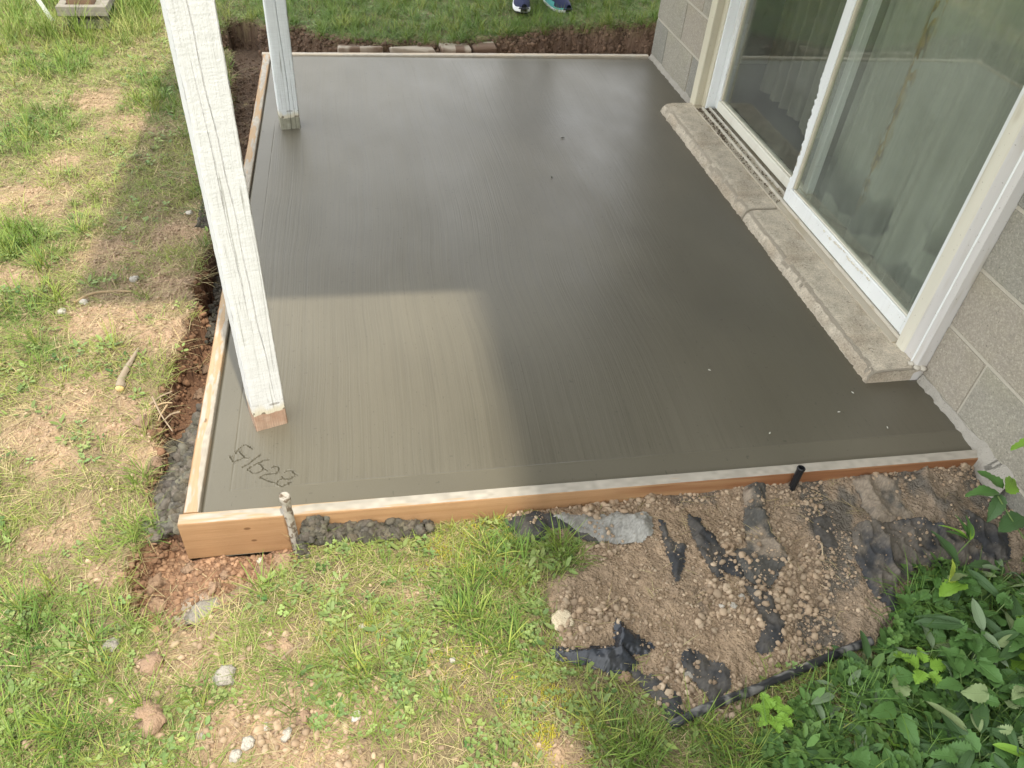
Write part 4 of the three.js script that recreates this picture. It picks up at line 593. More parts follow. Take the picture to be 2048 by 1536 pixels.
// clover, small oval leaves, moss
{
  const G = []; for (let i = 0; i < 4; i++) G.push(cloverGeo(5, 0.0085)); for (let i = 0; i < 4; i++) G.push(rosetteGeo(6, 0.011, 0.026, 0.55)); for (let i = 0; i < 2; i++) G.push(rosetteGeo(5, 0.02, 0.042, 0.36));
  scatter('clover_and_weeds', 'clover and small round-leaved weeds in the lawn', 'clover', G, leafMat({ roughness: 0.5 }), sitesOf(2600, (x, z) => {
    const c = cover(x, z); const n = fbm(x * 6 + 60, z * 6, 3), near = ss(-0.6, 0.1, z); if (rnd() > clamp(c * (0.16 + 1.9 * (n - 0.42)) * (0.35 + 0.75 * near))) return null;
    return { p: [x, H(x, z), z], yaw: rnd() * 6.28, s: rr(0.42, 0.9), c: jit(mixc([0.23, 0.29, 0.085], rnd() < 0.3 ? deep : [0.15, 0.225, 0.07], rnd()), 0.25), v: Math.floor(rnd() * 10), tx: rr(-0.2, 0.2), tz: rr(-0.2, 0.2) };
  }));
  const M = []; for (let i = 0; i < 3; i++) M.push(tuft(40, 0.005, 0.013, 0.0016, 0.003, 0.1, 1.3, 0.02));
  scatter('moss', 'yellow-green moss cushions near the board', 'moss', M, leafMat({ roughness: 0.8 }), sitesOf(5200, (x, z) => { const m = patchAt(MOSS.map(q => [q[0], q[1], q[2] * 1.5]), x, z) * ss(0.34, 0.5, fbm(x * 25, z * 25, 2)); if (m < 0.15 || rnd() > m || cover(x, z) < 0.02) return null; return { p: [x, H(x, z), z], yaw: rnd() * 6.28, s: rr(0.7, 1.3), c: jit([0.44, 0.39, 0.045]), v: Math.floor(rnd() * 3) }; }));
}
// soil crumbs
{
  const G = []; for (let i = 0; i < 6; i++) G.push(rock(1, i + 90, 0.8, i < 3 ? 1 : 0, 0.5));
  const items = [];
  const crumb = (x, z, s, c) => items.push({ p: [x, Math.max(H(x, z), x > 0.7 && z > 0 && z < 0.75 ? fabY(x, z) : -9) + s * 0.25, z], yaw: rnd() * 6.28, tx: rnd() * 6, tz: rnd() * 6, s: [s * rr(0.8, 1.3), s * rr(0.7, 1.1), s * rr(0.8, 1.3)], c, v: Math.floor(rnd() * 6) });
  const size = () => 0.0010 + 0.0058 * Math.pow(rnd(), 4.2);
  // the heaped soil by the board and fabric
  for (let i = 0; i < 30000; i++) { const x = rr(0.76, 2.4), z = rr(0.03, 0.68); if (blocked(x, z)) continue; const s = soilIn(x, z); if (s < -0.012 + 0.02 * rnd()) continue; const n = fbm(x * 8 + 4, z * 8, 3); if (rnd() > ss(0.28, 0.58, n + 0.15 * ss(0.14, 0.04, z))) continue; if (fabY(x, z) > -1 && rnd() > (x > 1.7 ? 0.1 : 0.28) * ss(0.42, 0.6, fbm(x * 22, z * 22, 2)) + 0.03) continue; const k = rr(0.75, 1.25); const c = mixc(mixc([0.38, 0.28, 0.185], [0.45, 0.355, 0.25], rnd()), [0.27, 0.19, 0.12], rnd() * 0.8).map(q => q * k); crumb(x, z, size() * (0.8 + 0.8 * ss(0.5, 0.7, n)) * (z < 0.12 ? 1.25 : 1), c); }
  // trench and pit floors
  for (let i = 0; i < 9000; i++) { const p = rnd(); const x = p < 0.45 ? rr(-0.2, 0.3) : rr(-0.3, -0.045), z = p < 0.45 ? rr(-0.02, 0.28) : rr(-3.5, 0); if (blocked(x, z)) continue; if (dig(x, z) < 0.5) continue; const k = rr(0.7, 1.3); crumb(x, z, size() * (p < 0.45 ? 1.35 : 1.5), (z > -0.04 ? mixc([0.36, 0.22, 0.13], [0.25, 0.145, 0.085], rnd()) : z > -1.2 ? [0.20, 0.11, 0.062] : [0.15, 0.10, 0.065]).map(q => q * k)); }
  // crumbling earth on the trench walls and the far bank
  for (let i = 0; i < 26000; i++) { const p = rnd(); const x = p < 0.5 ? rr(-0.35, 2.4) : rr(-0.32, -0.04), z = p < 0.5 ? rr(-3.72, -3.27) : rr(-3.6, 0.0); const d = dig(x, z); if (d < 0.06 || d > 0.97 || blocked(x, z)) continue; const k = rr(0.6, 1.35), n = fbm(x * 9, z * 9, 2); crumb(x, z, 0.003 + 0.012 * Math.pow(rnd(), 2.5), (z < -1.2 ? mixc([0.20, 0.13, 0.085], [0.115, 0.072, 0.046], n) : mixc([0.26, 0.15, 0.085], [0.16, 0.085, 0.047], n)).map(q => q * k)); }
  for (let i = 0; i < 5000; i++) { const x = rr(-0.2, 0.3), z = rr(-0.06, 0.29); const d = dig(x, z); if (d < 0.06 || d > 0.97 || blocked(x, z)) continue; const k = rr(0.7, 1.3); crumb(x, z, 0.0025 + 0.009 * Math.pow(rnd(), 2.5), mixc([0.32, 0.20, 0.12], [0.21, 0.12, 0.07], rnd()).map(q => q * k)); }
  // bare patches in the lawn
  for (const it of sitesOf(11000, (x, z) => { if (soilIn(x, z) > 0 || dig(x, z) > 0.3) return null; const b = bareAt(x, z); if (rnd() > 0.10 + b * 1.1) return null; return [x, z]; })) { const k = rr(0.8, 1.2); crumb(it[0], it[1], size() * (it[1] > 0.3 && it[0] < 0.7 ? 1.5 : 0.95), mixc([0.43, 0.32, 0.205], [0.34, 0.24, 0.155], rnd()).map(q => q * k)); }
  scatter('soil_crumbs', 'loose crumbs of soil', 'soil', G, std([1, 1, 1], 0.98), items);
}
// wet concrete spilled outside the boards
{
  const G = []; for (let i = 0; i < 4; i++) G.push(rock(1, i + 140, 0.8, 2, 1.1)); const items = [];
  const put = (x, z, s, y) => items.push({ p: [x, y, z], yaw: rnd() * 6.28, tx: rnd() * 6, tz: rnd() * 6, s: [s * rr(0.8, 1.3), s, s], c: jit([0.165, 0.145, 0.108], 0.35), v: Math.floor(rnd() * 4) });
  for (let i = 0; i < 620; i++) { const z = rr(-0.44, -0.02), t = rnd(), w = 0.10 * ss(-0.46, -0.3, z) * (0.6 + 0.7 * fbm(z * 16, 3, 2)), x = -0.043 - t * w; put(x, z, rnd() < 0.45 ? rr(0.012, 0.022) : rr(0.003, 0.008), mix(-0.04, -0.105, t) + 0.03 * (fbm(x * 40, z * 40, 2) - 0.5)); }
  for (let i = 0; i < 420; i++) { const z = rr(-1.75, -0.8), x = -0.042 - 0.05 * Math.pow(rnd(), 1.5); put(x, z, rr(0.003, 0.009), -0.07 - 0.5 * Math.abs(x + 0.04)); }
  for (let i = 0; i < 160; i++) { const x = rr(-0.165, -0.125), z = rr(-1.62, -1.38); put(x, z, rr(0.004, 0.009), H(x, z) + 0.004); }
  for (let i = 0; i < 620; i++) { const q = rnd() < 0.45, x = q ? 0.285 + 0.045 * (rnd() + rnd() - 1) : 0.44 + 0.17 * (rnd() + rnd() - 1), z = 0.034 + 0.04 * Math.pow(rnd(), 1.5); if (fbm(x * 45, z * 45 + 6, 2) < 0.42) continue; const k = q ? Math.exp(-Math.pow((x - 0.285) / 0.035, 2)) : 0.45 * vn(x * 40, 3) * Math.exp(-Math.pow((x - 0.42) / 0.12, 2)); put(x, z, rnd() < 0.3 ? rr(0.009, 0.015) : rr(0.003, 0.007), -0.070 + (0.058 * k) * (1 - (z - 0.034) / 0.05) + 0.006 * rnd()); }
  for (let i = 0; i < 150; i++) { const x = 0.25 + 0.02 * (rnd() - 0.3), z = 0.065 + 0.04 * rnd(); put(x, z, rr(0.003, 0.009), -0.095 + 0.035 * rnd()); }
  scatter('concrete_spill', 'dark crumbly wet concrete spilled along the outside of the boards', 'concrete', G, std([1, 1, 1], 0.8, { bumpMap: (() => { const b = blockBump.clone(); b.repeat.set(0.12, 0.12); b.needsUpdate = true; return b; })(), bumpScale: 0.004 }), items);
}
// black edging pipe
{
  const pts = PIPE.map(([x, z], i) => new THREE.Vector3(x, H(x, z) + 0.010 + 0.002 * (i % 2), z)); const c = new THREE.CatmullRomCurve3(pts);
  const g = new THREE.TubeGeometry(c, 90, 0.0105, 14, false); const p = g.attributes.position, C = []; for (let i = 0; i < p.count; i++) { const x = p.getX(i), y = p.getY(i), z = p.getZ(i); p.setXYZ(i, x + 0.002 * (vn(x * 90, z * 90) - 0.5), y + 0.003 * (vn(x * 60 + 8, z * 60) - 0.5), z + 0.002 * (vn(z * 90, x * 90) - 0.5)); const d = ss(0.52, 0.68, fbm(x * 50, z * 50 + y * 60, 3)); C.push(...mixc([0.02, 0.021, 0.023], [0.26, 0.25, 0.23], d * 0.7)); } g.setAttribute('color', new THREE.Float32BufferAttribute(C, 3)); g.computeVertexNormals();
  tag(mesh('edging_pipe', g, std([1, 1, 1], 0.4, { vertexColors: true })), 'dirty black edging pipe lying along the weeds', 'pipe');
}
// ---------------------------------------------------------------- stones, clods, sticks
{
  const soilB = greyTex(256, 256, (u, v) => fbm(u * 24, v * 24, 4)); soilB.repeat.set(12, 12);
  const mt = { pale: [[0.52, 0.475, 0.40], 0.85], grey: [[0.33, 0.30, 0.25], 0.92], flat: [[0.62, 0.52, 0.36], 0.9], clod: [[0.34, 0.225, 0.145], 0.97] };
  const nm = { pale: ['stone', 'stone'], grey: ['concrete_chunk', 'concrete chunk'], flat: ['flat_stone', 'stone'], clod: ['dirt_clod', 'dirt clod'] };
  const where = (k, x, z) => { const pit = sdPoly(PIT, x, z) > -0.03, soil = soilIn(x, z) > -0.02, tr = dig(x, z) > 0.3; const w = pit ? 'in the dug corner pit' : soil ? 'on the bare soil among the fabric' : tr ? 'in the trench beside the slab' : z < -0.2 ? 'on the worn lawn beyond the trench' : 'on the worn lawn in front of the board'; return { pale: 'small whitish stone ', grey: 'grey lump of old concrete ', flat: 'flat cream stone lying at the edge of ', clod: 'brown clod of earth ' }[k] + (k === 'flat' ? 'the bare soil' : w); };
  STONES.forEach(([k, x, z, r0], i) => { const r = r0 * (k === 'clod' ? 0.82 : k === 'pale' ? 0.78 : 0.9); const g = rock(r, i + 200, k === 'flat' ? 0.28 : k === 'clod' ? 0.75 : 0.62, 3, k === 'clod' ? 0.6 : 0.6); const p = g.attributes.position; for (let q = 0; q < p.count; q++) { const a = p.getX(q) / r, b = p.getY(q) / r, c = p.getZ(q) / r, s = 1 + (k === 'clod' ? 0.5 : 0.12) * (vn(a * 6 + i, c * 6 + b * 5) - 0.5) + (k === 'clod' ? 0.3 : 0.06) * (vn(a * 14, c * 14 + b * 11 + i) - 0.5); p.setXYZ(q, p.getX(q) * s, p.getY(q) * s, p.getZ(q) * s); } g.rotateY(i * 1.1); g.computeVertexNormals(); boxMap(g);
    const t = mt[k][0], v = 0.85 + 0.3 * ih(i, 5), hue = k === 'clod' && z < -0.1 ? 0.7 : 1; const m = mesh(nm[k][0], g, std(t.map(q => q * v * hue), mt[k][1], { bumpMap: soilB, bumpScale: 0.004 })); m.position.set(x, H(x, z) + r * (k === 'flat' ? 0.14 : 0.28), z); const lb = where(k, x, z); tag(m, lb, nm[k][1], lb.replace(/^(small whitish |grey lump of old |flat cream |brown )/, '').replace('lying ', '')); });
  const names = ['short thick broken branch on the worn lawn', 'long thin twig on the lawn beside the shadow edge', 'pale bent stick sticking out over the trench', 'second pale stick crossing the bent one over the trench', 'forked thin twig hanging into the trench', 'short side twig of the forked one in the trench', 'small thin twig across the wet concrete spill', 'brown root stub at the corner of the pine board', 'thin crooked twig over the grey concrete lump in the pit', 'pale straight stick leaning on a clod in the pit', 'crooked dry root on the bare soil by the fabric band', 'short dry straw beside the black pipe end', 'long dry root across the bare soil', 'flat chip of dry wood on the bare soil', 'small brown twig lying in the lawn before the pit'];
  STICKS.forEach(([k, pts], i) => { const R = k === 'branch' ? 0.0125 : k === 'twig' ? (i === 1 ? 0.005 : 0.0032) : 0.0019, hi = i >= 2 && i <= 6; const vs = pts.map(([x, z], q) => new THREE.Vector3(x, Math.max(H(x, z), hi ? -0.03 : -9) + R * 0.9 + (hi ? 0.006 + 0.004 * q : 0), z)); const c = new THREE.CatmullRomCurve3(vs), g = new THREE.TubeGeometry(c, 26, R, 9, false), p = g.attributes.position, fr = 10; for (let q = 0; q < p.count; q++) { const t = Math.floor(q / fr) / 26, ctr = c.getPointAt(clamp(t)); const s = (k === 'branch' ? (1.1 - 0.85 * t) : 1 - 0.45 * t) * (1 + 0.4 * (vn(t * 14, i * 3 + (q % 9)) - 0.5)); p.setXYZ(q, ctr.x + (p.getX(q) - ctr.x) * s, ctr.y + (p.getY(q) - ctr.y) * s, ctr.z + (p.getZ(q) - ctr.z) * s); } g.computeVertexNormals();
    const root = thing(k === 'branch' ? 'branch' : k === 'straw' ? 'dry_root' : 'twig', names[i], k === 'branch' ? 'branch' : k === 'straw' ? 'root' : 'twig'); mesh('bark', g, std(k === 'branch' ? [0.30, 0.24, 0.17] : k === 'straw' ? [0.50, 0.40, 0.26] : [[0.32, 0.24, 0.16], [0.42, 0.30, 0.17]][i % 2], 0.9), root);
    const cap = new THREE.SphereGeometry(R * (k === 'branch' ? 1.05 : 0.95), 8, 6); cap.scale(1, 0.9, 0.5); cap.translate(vs[0].x, vs[0].y, vs[0].z); mesh('cut_end', cap, std([0.62, 0.45, 0.2], 0.9), root); });
}
// ---------------------------------------------------------------- old concrete in the far bank
{
  [[0.36, 0.62, -3.385, 0.0], [0.66, 0.92, -3.375, -0.004], [0.955, 1.135, -3.392, 0.004], [1.15, 1.29, -3.41, 0.006]].forEach(([a, b, z, y], i) => { const g = new RoundedBoxGeometry(b - a, 0.13, 0.09, 6, 0.012), p = g.attributes.position; for (let q = 0; q < p.count; q++) { const x = p.getX(q), yy = p.getY(q), zz = p.getZ(q); p.setXYZ(q, x + 0.02 * (vn(yy * 20 + i, zz * 20) - 0.5), yy + 0.025 * (vn(x * 16 + i * 4, zz * 20) - 0.5), zz + 0.02 * (vn(x * 20 + i, yy * 22) - 0.5)); } g.computeVertexNormals(); boxMap(g); g.translate((a + b) / 2, y - 0.065, z - 0.02); tag(mesh('old_concrete', g, std([1, 1, 1], 0.95, { map: colTex(256, 128, (u, v) => { const k = fbm(u * 9 + i * 7, v * 6, 4); return mixc([0.38, 0.33, 0.26], [0.17, 0.115, 0.078], ss(0.40, 0.58, k)); }) })), ['pale old concrete edge in the far bank, beside the dark dug hollow', 'pale old concrete edge in the far bank, second from the dug hollow', 'brightest slab of old concrete in the far bank, with a broken top', 'small upright stub of old concrete at the end of the buried row'][i], 'old concrete', 'old concrete edging in the far bank'); });
}
// ---------------------------------------------------------------- weathered planter and leaning stake
{
  const pl = thing('garden_planter', 'weathered board collar around a brown post, standing in tall grass', 'planter', [-0.985, 0, -3.62], 0.05);
  const gy = H(-0.985, -3.62), gw = std([1, 1, 1], 0.9, { map: colTex(256, 64, woodTex(0, 0, 0.3, 0.06, [0.31, 0.285, 0.235], [0.13, 0.115, 0.085], { f: 700, s: 3 })) });
  const uvN = (g, L, hh) => { const uv = g.attributes.uv; for (let i = 0; i < uv.count; i++) uv.setXY(i, uv.getX(i) / L, uv.getY(i) / hh); return g; };
  const bx = (n, m, x0, x1, y0, y1, z0, z1) => mesh(n, uvN(box(x0, x1, gy + y0, gy + y1, z0, z1, 0.004), 0.3, 0.06), m, pl);
  bx('board', gw, -0.125, 0.125, 0.075, 0.125, 0.125, 0.165); bx('board', gw, -0.125, 0.125, 0.075, 0.125, -0.165, -0.125); bx('board', gw, -0.125, -0.085, 0.078, 0.123, -0.124, 0.124); bx('board', gw, 0.085, 0.125, 0.078, 0.123, -0.124, 0.124);
  bx('lower_board', gw, -0.075, 0.085, 0.0, 0.05, 0.10, 0.14); bx('floor_board', gw, -0.084, 0.084, 0.08, 0.10, -0.124, 0.124); bx('leg', gw, -0.115, -0.08, -0.05, 0.074, 0.09, 0.12); bx('leg', gw, 0.08, 0.115, -0.05, 0.074, 0.09, 0.12); bx('leg', gw, -0.115, -0.08, -0.05, 0.074, -0.12, -0.09); bx('leg', gw, 0.08, 0.115, -0.05, 0.074, -0.12, -0.09);
  bx('post', std([0.20, 0.125, 0.075], 0.85), -0.082, 0.045, 0.1005, 0.75, -0.03, 0.095);
  const ls = thing('garden_stake', 'thin pale stake leaning in the tall grass', 'stake', [-1.19, H(-1.19, -3.62), -3.62]); const g = rbox(0.022, 0.26, 0.012, 0.003); g.translate(0, 0.11, 0); const m = mesh('shaft', g, std([0.60, 0.62, 0.58], 0.8), ls); m.rotation.z = 0.42; m.rotation.x = -0.2; const tip = rbox(0.023, 0.03, 0.013, 0.003); tip.translate(0, -0.03, 0); const m2 = mesh('tip', tip, std([0.5, 0.5, 0.45], 0.9), ls); m2.rotation.copy(m.rotation);
}
// ---------------------------------------------------------------- leafy weeds by the wall
const leafTex = (() => { const b = greyTex(128, 256, (u, v) => { const a = Math.abs(u - 0.5) * 2; return 0.5 - 0.5 * Math.exp(-a * a * 300) + 0.3 * Math.abs(Math.sin((v * 9 - a * 1.6) * Math.PI)) ** 0.3 * 0.6; }); return b; })();
function leafGeo(len, wid, kind, bend, fold, s) { // flat along +x from its stalk
  const n = kind === 'serrate' ? 14 : kind === 'lobed' ? 16 : 9, P = [], UV = [], I = [];
  for (let i = 0; i <= n; i++) { const t = i / n; let w;
    if (kind === 'lance') w = Math.pow(Math.sin(Math.PI * Math.pow(t, 0.85)), 0.8); else if (kind === 'serrate') w = Math.pow(Math.sin(Math.PI * Math.pow(t, 0.7)), 0.75) * (i % 2 ? 1 : 0.84); else w = Math.pow(Math.sin(Math.PI * Math.pow(t, 0.62)), 0.6) * [1, 0.55, 0.95, 0.7][i % 4];
    w = Math.max(0.02, w) * wid / 2; const x = len * t, y = -bend * len * t * t + 0.05 * len * t; const wav = 0.05 * wid * Math.sin(t * 11 + s);
    P.push(x, y + fold * w + wav, -w, x, y + fold * w * 0.35, -w * 0.5, x, y, 0, x, y + fold * w * 0.35, w * 0.5, x, y + fold * w - wav, w); UV.push(0, t, 0.25, t, 0.5, t, 0.75, t, 1, t); }
  for (let i = 0; i < n; i++) for (let k = 0; k < 4; k++) { const a = i * 5 + k; I.push(a, a + 1, a + 5, a + 1, a + 6, a + 5); }
  return geoFrom(P, I, UV);
}
const leafBank = { lance: [0, 1, 2, 3].map(i => leafGeo(1, [0.26, 0.22, 0.3, 0.2][i], 'lance', [0.25, 0.45, 0.12, 0.6][i], 0.35, i)), serrate: [0, 1, 2].map(i => leafGeo(1, [0.62, 0.55, 0.7][i], 'serrate', [0.2, 0.4, 0.1][i], 0.3, i)), lobed: [0, 1, 2].map(i => leafGeo(1, [0.85, 0.75, 0.95][i], 'lobed', [0.15, 0.3, 0.05][i], 0.25, i)) };
const lm = c => leafMat({ color: RGB(...c), roughness: 0.45, bumpMap: leafTex, bumpScale: 0.0012 });
const leafMats = { dark: lm([0.06, 0.115, 0.04]), mid: lm([0.085, 0.175, 0.045]), grey: lm([0.16, 0.22, 0.12]), bright: lm([0.19, 0.34, 0.045]), lime: lm([0.36, 0.46, 0.07]), pale: lm([0.24, 0.31, 0.14]) };
const stemMat = leafMat({ color: RGB(0.15, 0.22, 0.07) });
function putLeaf(parent, kind, v, mat, len, p, yaw, pitch, roll) { const m = mesh('leaf', leafBank[kind][v % leafBank[kind].length], leafMats[mat], parent); m.scale.setScalar(len); m.position.set(...p); m.rotation.order = 'YZX'; m.rotation.set(roll, yaw, pitch); return m; }
function stemTo(parent, pts, r) { const c = new THREE.CatmullRomCurve3(pts.map(q => new THREE.Vector3(...q))); return mesh('stem', new THREE.TubeGeometry(c, 8, r, 5, false), stemMat, parent); }
{
  const kinds = [['lance', 'dark', 'long-leaved dark green weed in the leafy bed by the wall', 0.07, 0.125], ['serrate', 'mid', 'broad toothed-leaf weed in the leafy bed by the wall', 0.045, 0.085], ['lobed', 'mid', 'lobed-leaf weed in the leafy bed by the wall', 0.03, 0.055], ['lance', 'grey', 'grey-green narrow-leaved weed in the leafy bed by the wall', 0.05, 0.09]];
  let n = 0, tries = 0;
  while (n < 84 && tries++ < 4000) { const x = rr(1.15, 2.2), z = rr(0.3, 0.95), d = W_IN(x, z); if (d < 0.02) continue; const right = ss(1.3, 2.0, x); const u = rnd(); const k = u < 0.24 * (0.5 + right) ? 0 : u < 0.62 ? 1 : u < 0.82 ? 2 : 3; const [kind, mat, label, l0, l1] = kinds[k]; if (rnd() > 0.45 + 0.55 * right) continue;
    const W = thing('leafy_weed', label, 'weed', [x, H(x, z) - 0.003, z], 0, label.replace(' in the leafy bed by the wall', 's in the leafy bed')); const nl = Math.round(rr(5, 10)); n++;
    for (let i = 0; i < nl; i++) { const a = i * 2.4 + rnd() * 0.8, h = rr(0.008, 0.075) * (0.5 + 0.7 * right), r = rr(0.005, 0.03), m2 = rnd() < 0.07 ? 'bright' : rnd() < 0.08 ? 'pale' : mat; const p = [r * Math.cos(a), h, -r * Math.sin(a)]; if (i % 3 === 0) stemTo(W, [[0, -0.005, 0], [p[0] * 0.4, h * 0.7, p[2] * 0.4], p], 0.0012); putLeaf(W, kind, Math.floor(rnd() * 4), m2, rr(l0, l1), p, a, rr(-0.35, 0.3), rr(-0.7, 0.7)); } }
  // single standing-out plants
  const Y = thing('leafy_weed', 'weed with a folded yellow-green toothed leaf beside the fabric flap', 'weed', [1.83, H(1.83, 0.42), 0.42]); stemTo(Y, [[0, 0, 0], [0.004, 0.05, 0.004], [0.0, 0.085, 0.01]], 0.0014); putLeaf(Y, 'serrate', 2, 'lime', 0.07, [0.0, 0.085, 0.012], 0.9, 0.2, 1.0); putLeaf(Y, 'serrate', 0, 'pale', 0.06, [0.004, 0.085, 0.012], 0.3, 0.1, -0.7);
  const B = thing('leafy_weed', 'bright green three-leaf weed low in the leafy bed', 'weed', [1.665, H(1.665, 0.62), 0.62]); for (let i = 0; i < 5; i++) { putLeaf(B, 'lobed', i, 'bright', 0.045, [0.012 * Math.cos(i * 1.25), 0.05, -0.012 * Math.sin(i * 1.25)], i * 1.25, 0.1, 0.1); } stemTo(B, [[0, 0, 0], [0, 0.03, 0], [0, 0.05, 0]], 0.0014);
  const S = thing('leafy_weed', 'shoot with long upright narrow leaves lying over the fabric flap', 'weed', [1.90, H(1.90, 0.36), 0.36]); stemTo(S, [[0, 0, 0], [0.03, 0.05, -0.02], [0.075, 0.075, -0.045]], 0.0018); for (let i = 0; i < 5; i++) putLeaf(S, 'lance', i, i % 2 ? 'bright' : 'mid', 0.075, [0.075, 0.075, -0.045], [1.5, 2.2, 2.8, 0.8, 1.1][i], 0.35, 0.4);
  const Q = thing('leafy_weed', 'palmate bright green weed beside the black pipe', 'weed', [1.27, H(1.27, 0.665), 0.665]); for (let i = 0; i < 7; i++) putLeaf(Q, 'lobed', i, 'bright', 0.04, [0.008 * Math.cos(i * 0.9), 0.035, -0.008 * Math.sin(i * 0.9)], i * 0.9, 0.1, 0); stemTo(Q, [[0, 0, 0], [0, 0.02, 0], [0, 0.035, 0]], 0.0013);
  const R = thing('leafy_shrub', 'broad toothed leaves of a shrub standing against the block wall', 'shrub', [2.14, H(2.14, 0.36), 0.36]); const L = (kind, v, mat, len, wp, yaw, pitch, roll) => putLeaf(R, kind, v, mat, len, [wp[0] - 2.14, wp[1] - H(2.14, 0.36), wp[2] - 0.36], yaw, pitch, roll); const g0 = H(2.14, 0.36);
  stemTo(R, [[0, -0.01, 0], [0.01, 0.16, -0.05], [0.0, 0.36, -0.12]], 0.003); stemTo(R, [[0, 0.05, 0], [-0.06, 0.12, -0.06], [-0.1, 0.17, -0.1]], 0.002);
  L('serrate', 0, 'bright', 0.11, [2.12, 0.285, 0.24], 3.0, -0.1, 0.5); L('serrate', 1, 'mid', 0.10, [2.14, 0.30, 0.22], 0.5, 0, 0); L('serrate', 2, 'mid', 0.09, [2.13, 0.28, 0.25], 4.4, -0.2, 0.2);
  for (const [v, mt, len, wp, yaw, pi, ro] of [[0, 'mid', 0.085, [2.06, 0.10, 0.245], 2.9, -0.1, 0.3], [1, 'dark', 0.08, [2.06, 0.10, 0.25], 4.0, -0.3, -0.2], [2, 'mid', 0.075, [2.07, 0.11, 0.24], 2.1, 0.1, 0.2], [0, 'bright', 0.08, [2.07, 0.11, 0.25], 0.6, 0, 0.4], [1, 'mid', 0.09, [2.10, 0.13, 0.27], 5.4, -0.1, 0.1], [2, 'dark', 0.09, [2.12, 0.06, 0.30], 3.4, -0.2, 0.2]]) L('serrate', v, mt, len, wp, yaw, pi, ro);
}
// low cover between the weeds
{
  const G = [cloverGeo(6, 0.011), cloverGeo(5, 0.013), rosetteGeo(7, 0.018, 0.04, 0.4), rosetteGeo(6, 0.015, 0.03, 0.6), tuft(10, 0.05, 0.13, 0.0014, 0.0028, 0.5, 1.4, 0.03), tuft(8, 0.06, 0.15, 0.0012, 0.0024, 0.8, 1.5, 0.03, 0.6)];
  const items = []; for (let i = 0; i < 2000; i++) { const x = rr(1.1, 2.3), z = rr(0.3, 0.98), d = W_IN(x, z); if (d < 0.0 || inHouse(x, z)) continue; const v = rnd() < 0.2 ? 4 + Math.floor(rnd() * 2) : Math.floor(rnd() * 4); items.push({ p: [x, H(x, z) + 0.03 * rnd() * rnd(), z], yaw: rnd() * 6.28, s: rr(0.8, 1.4), c: jit(v > 3 ? greenA : mixc(deep, [0.12, 0.22, 0.055], rnd())), v, tx: rr(-0.3, 0.3), tz: rr(-0.3, 0.3) }); }
  scatter('ground_cover', 'low green ground cover between the leafy weeds', 'ground cover', G, leafMat({ roughness: 0.5 }), items);
}
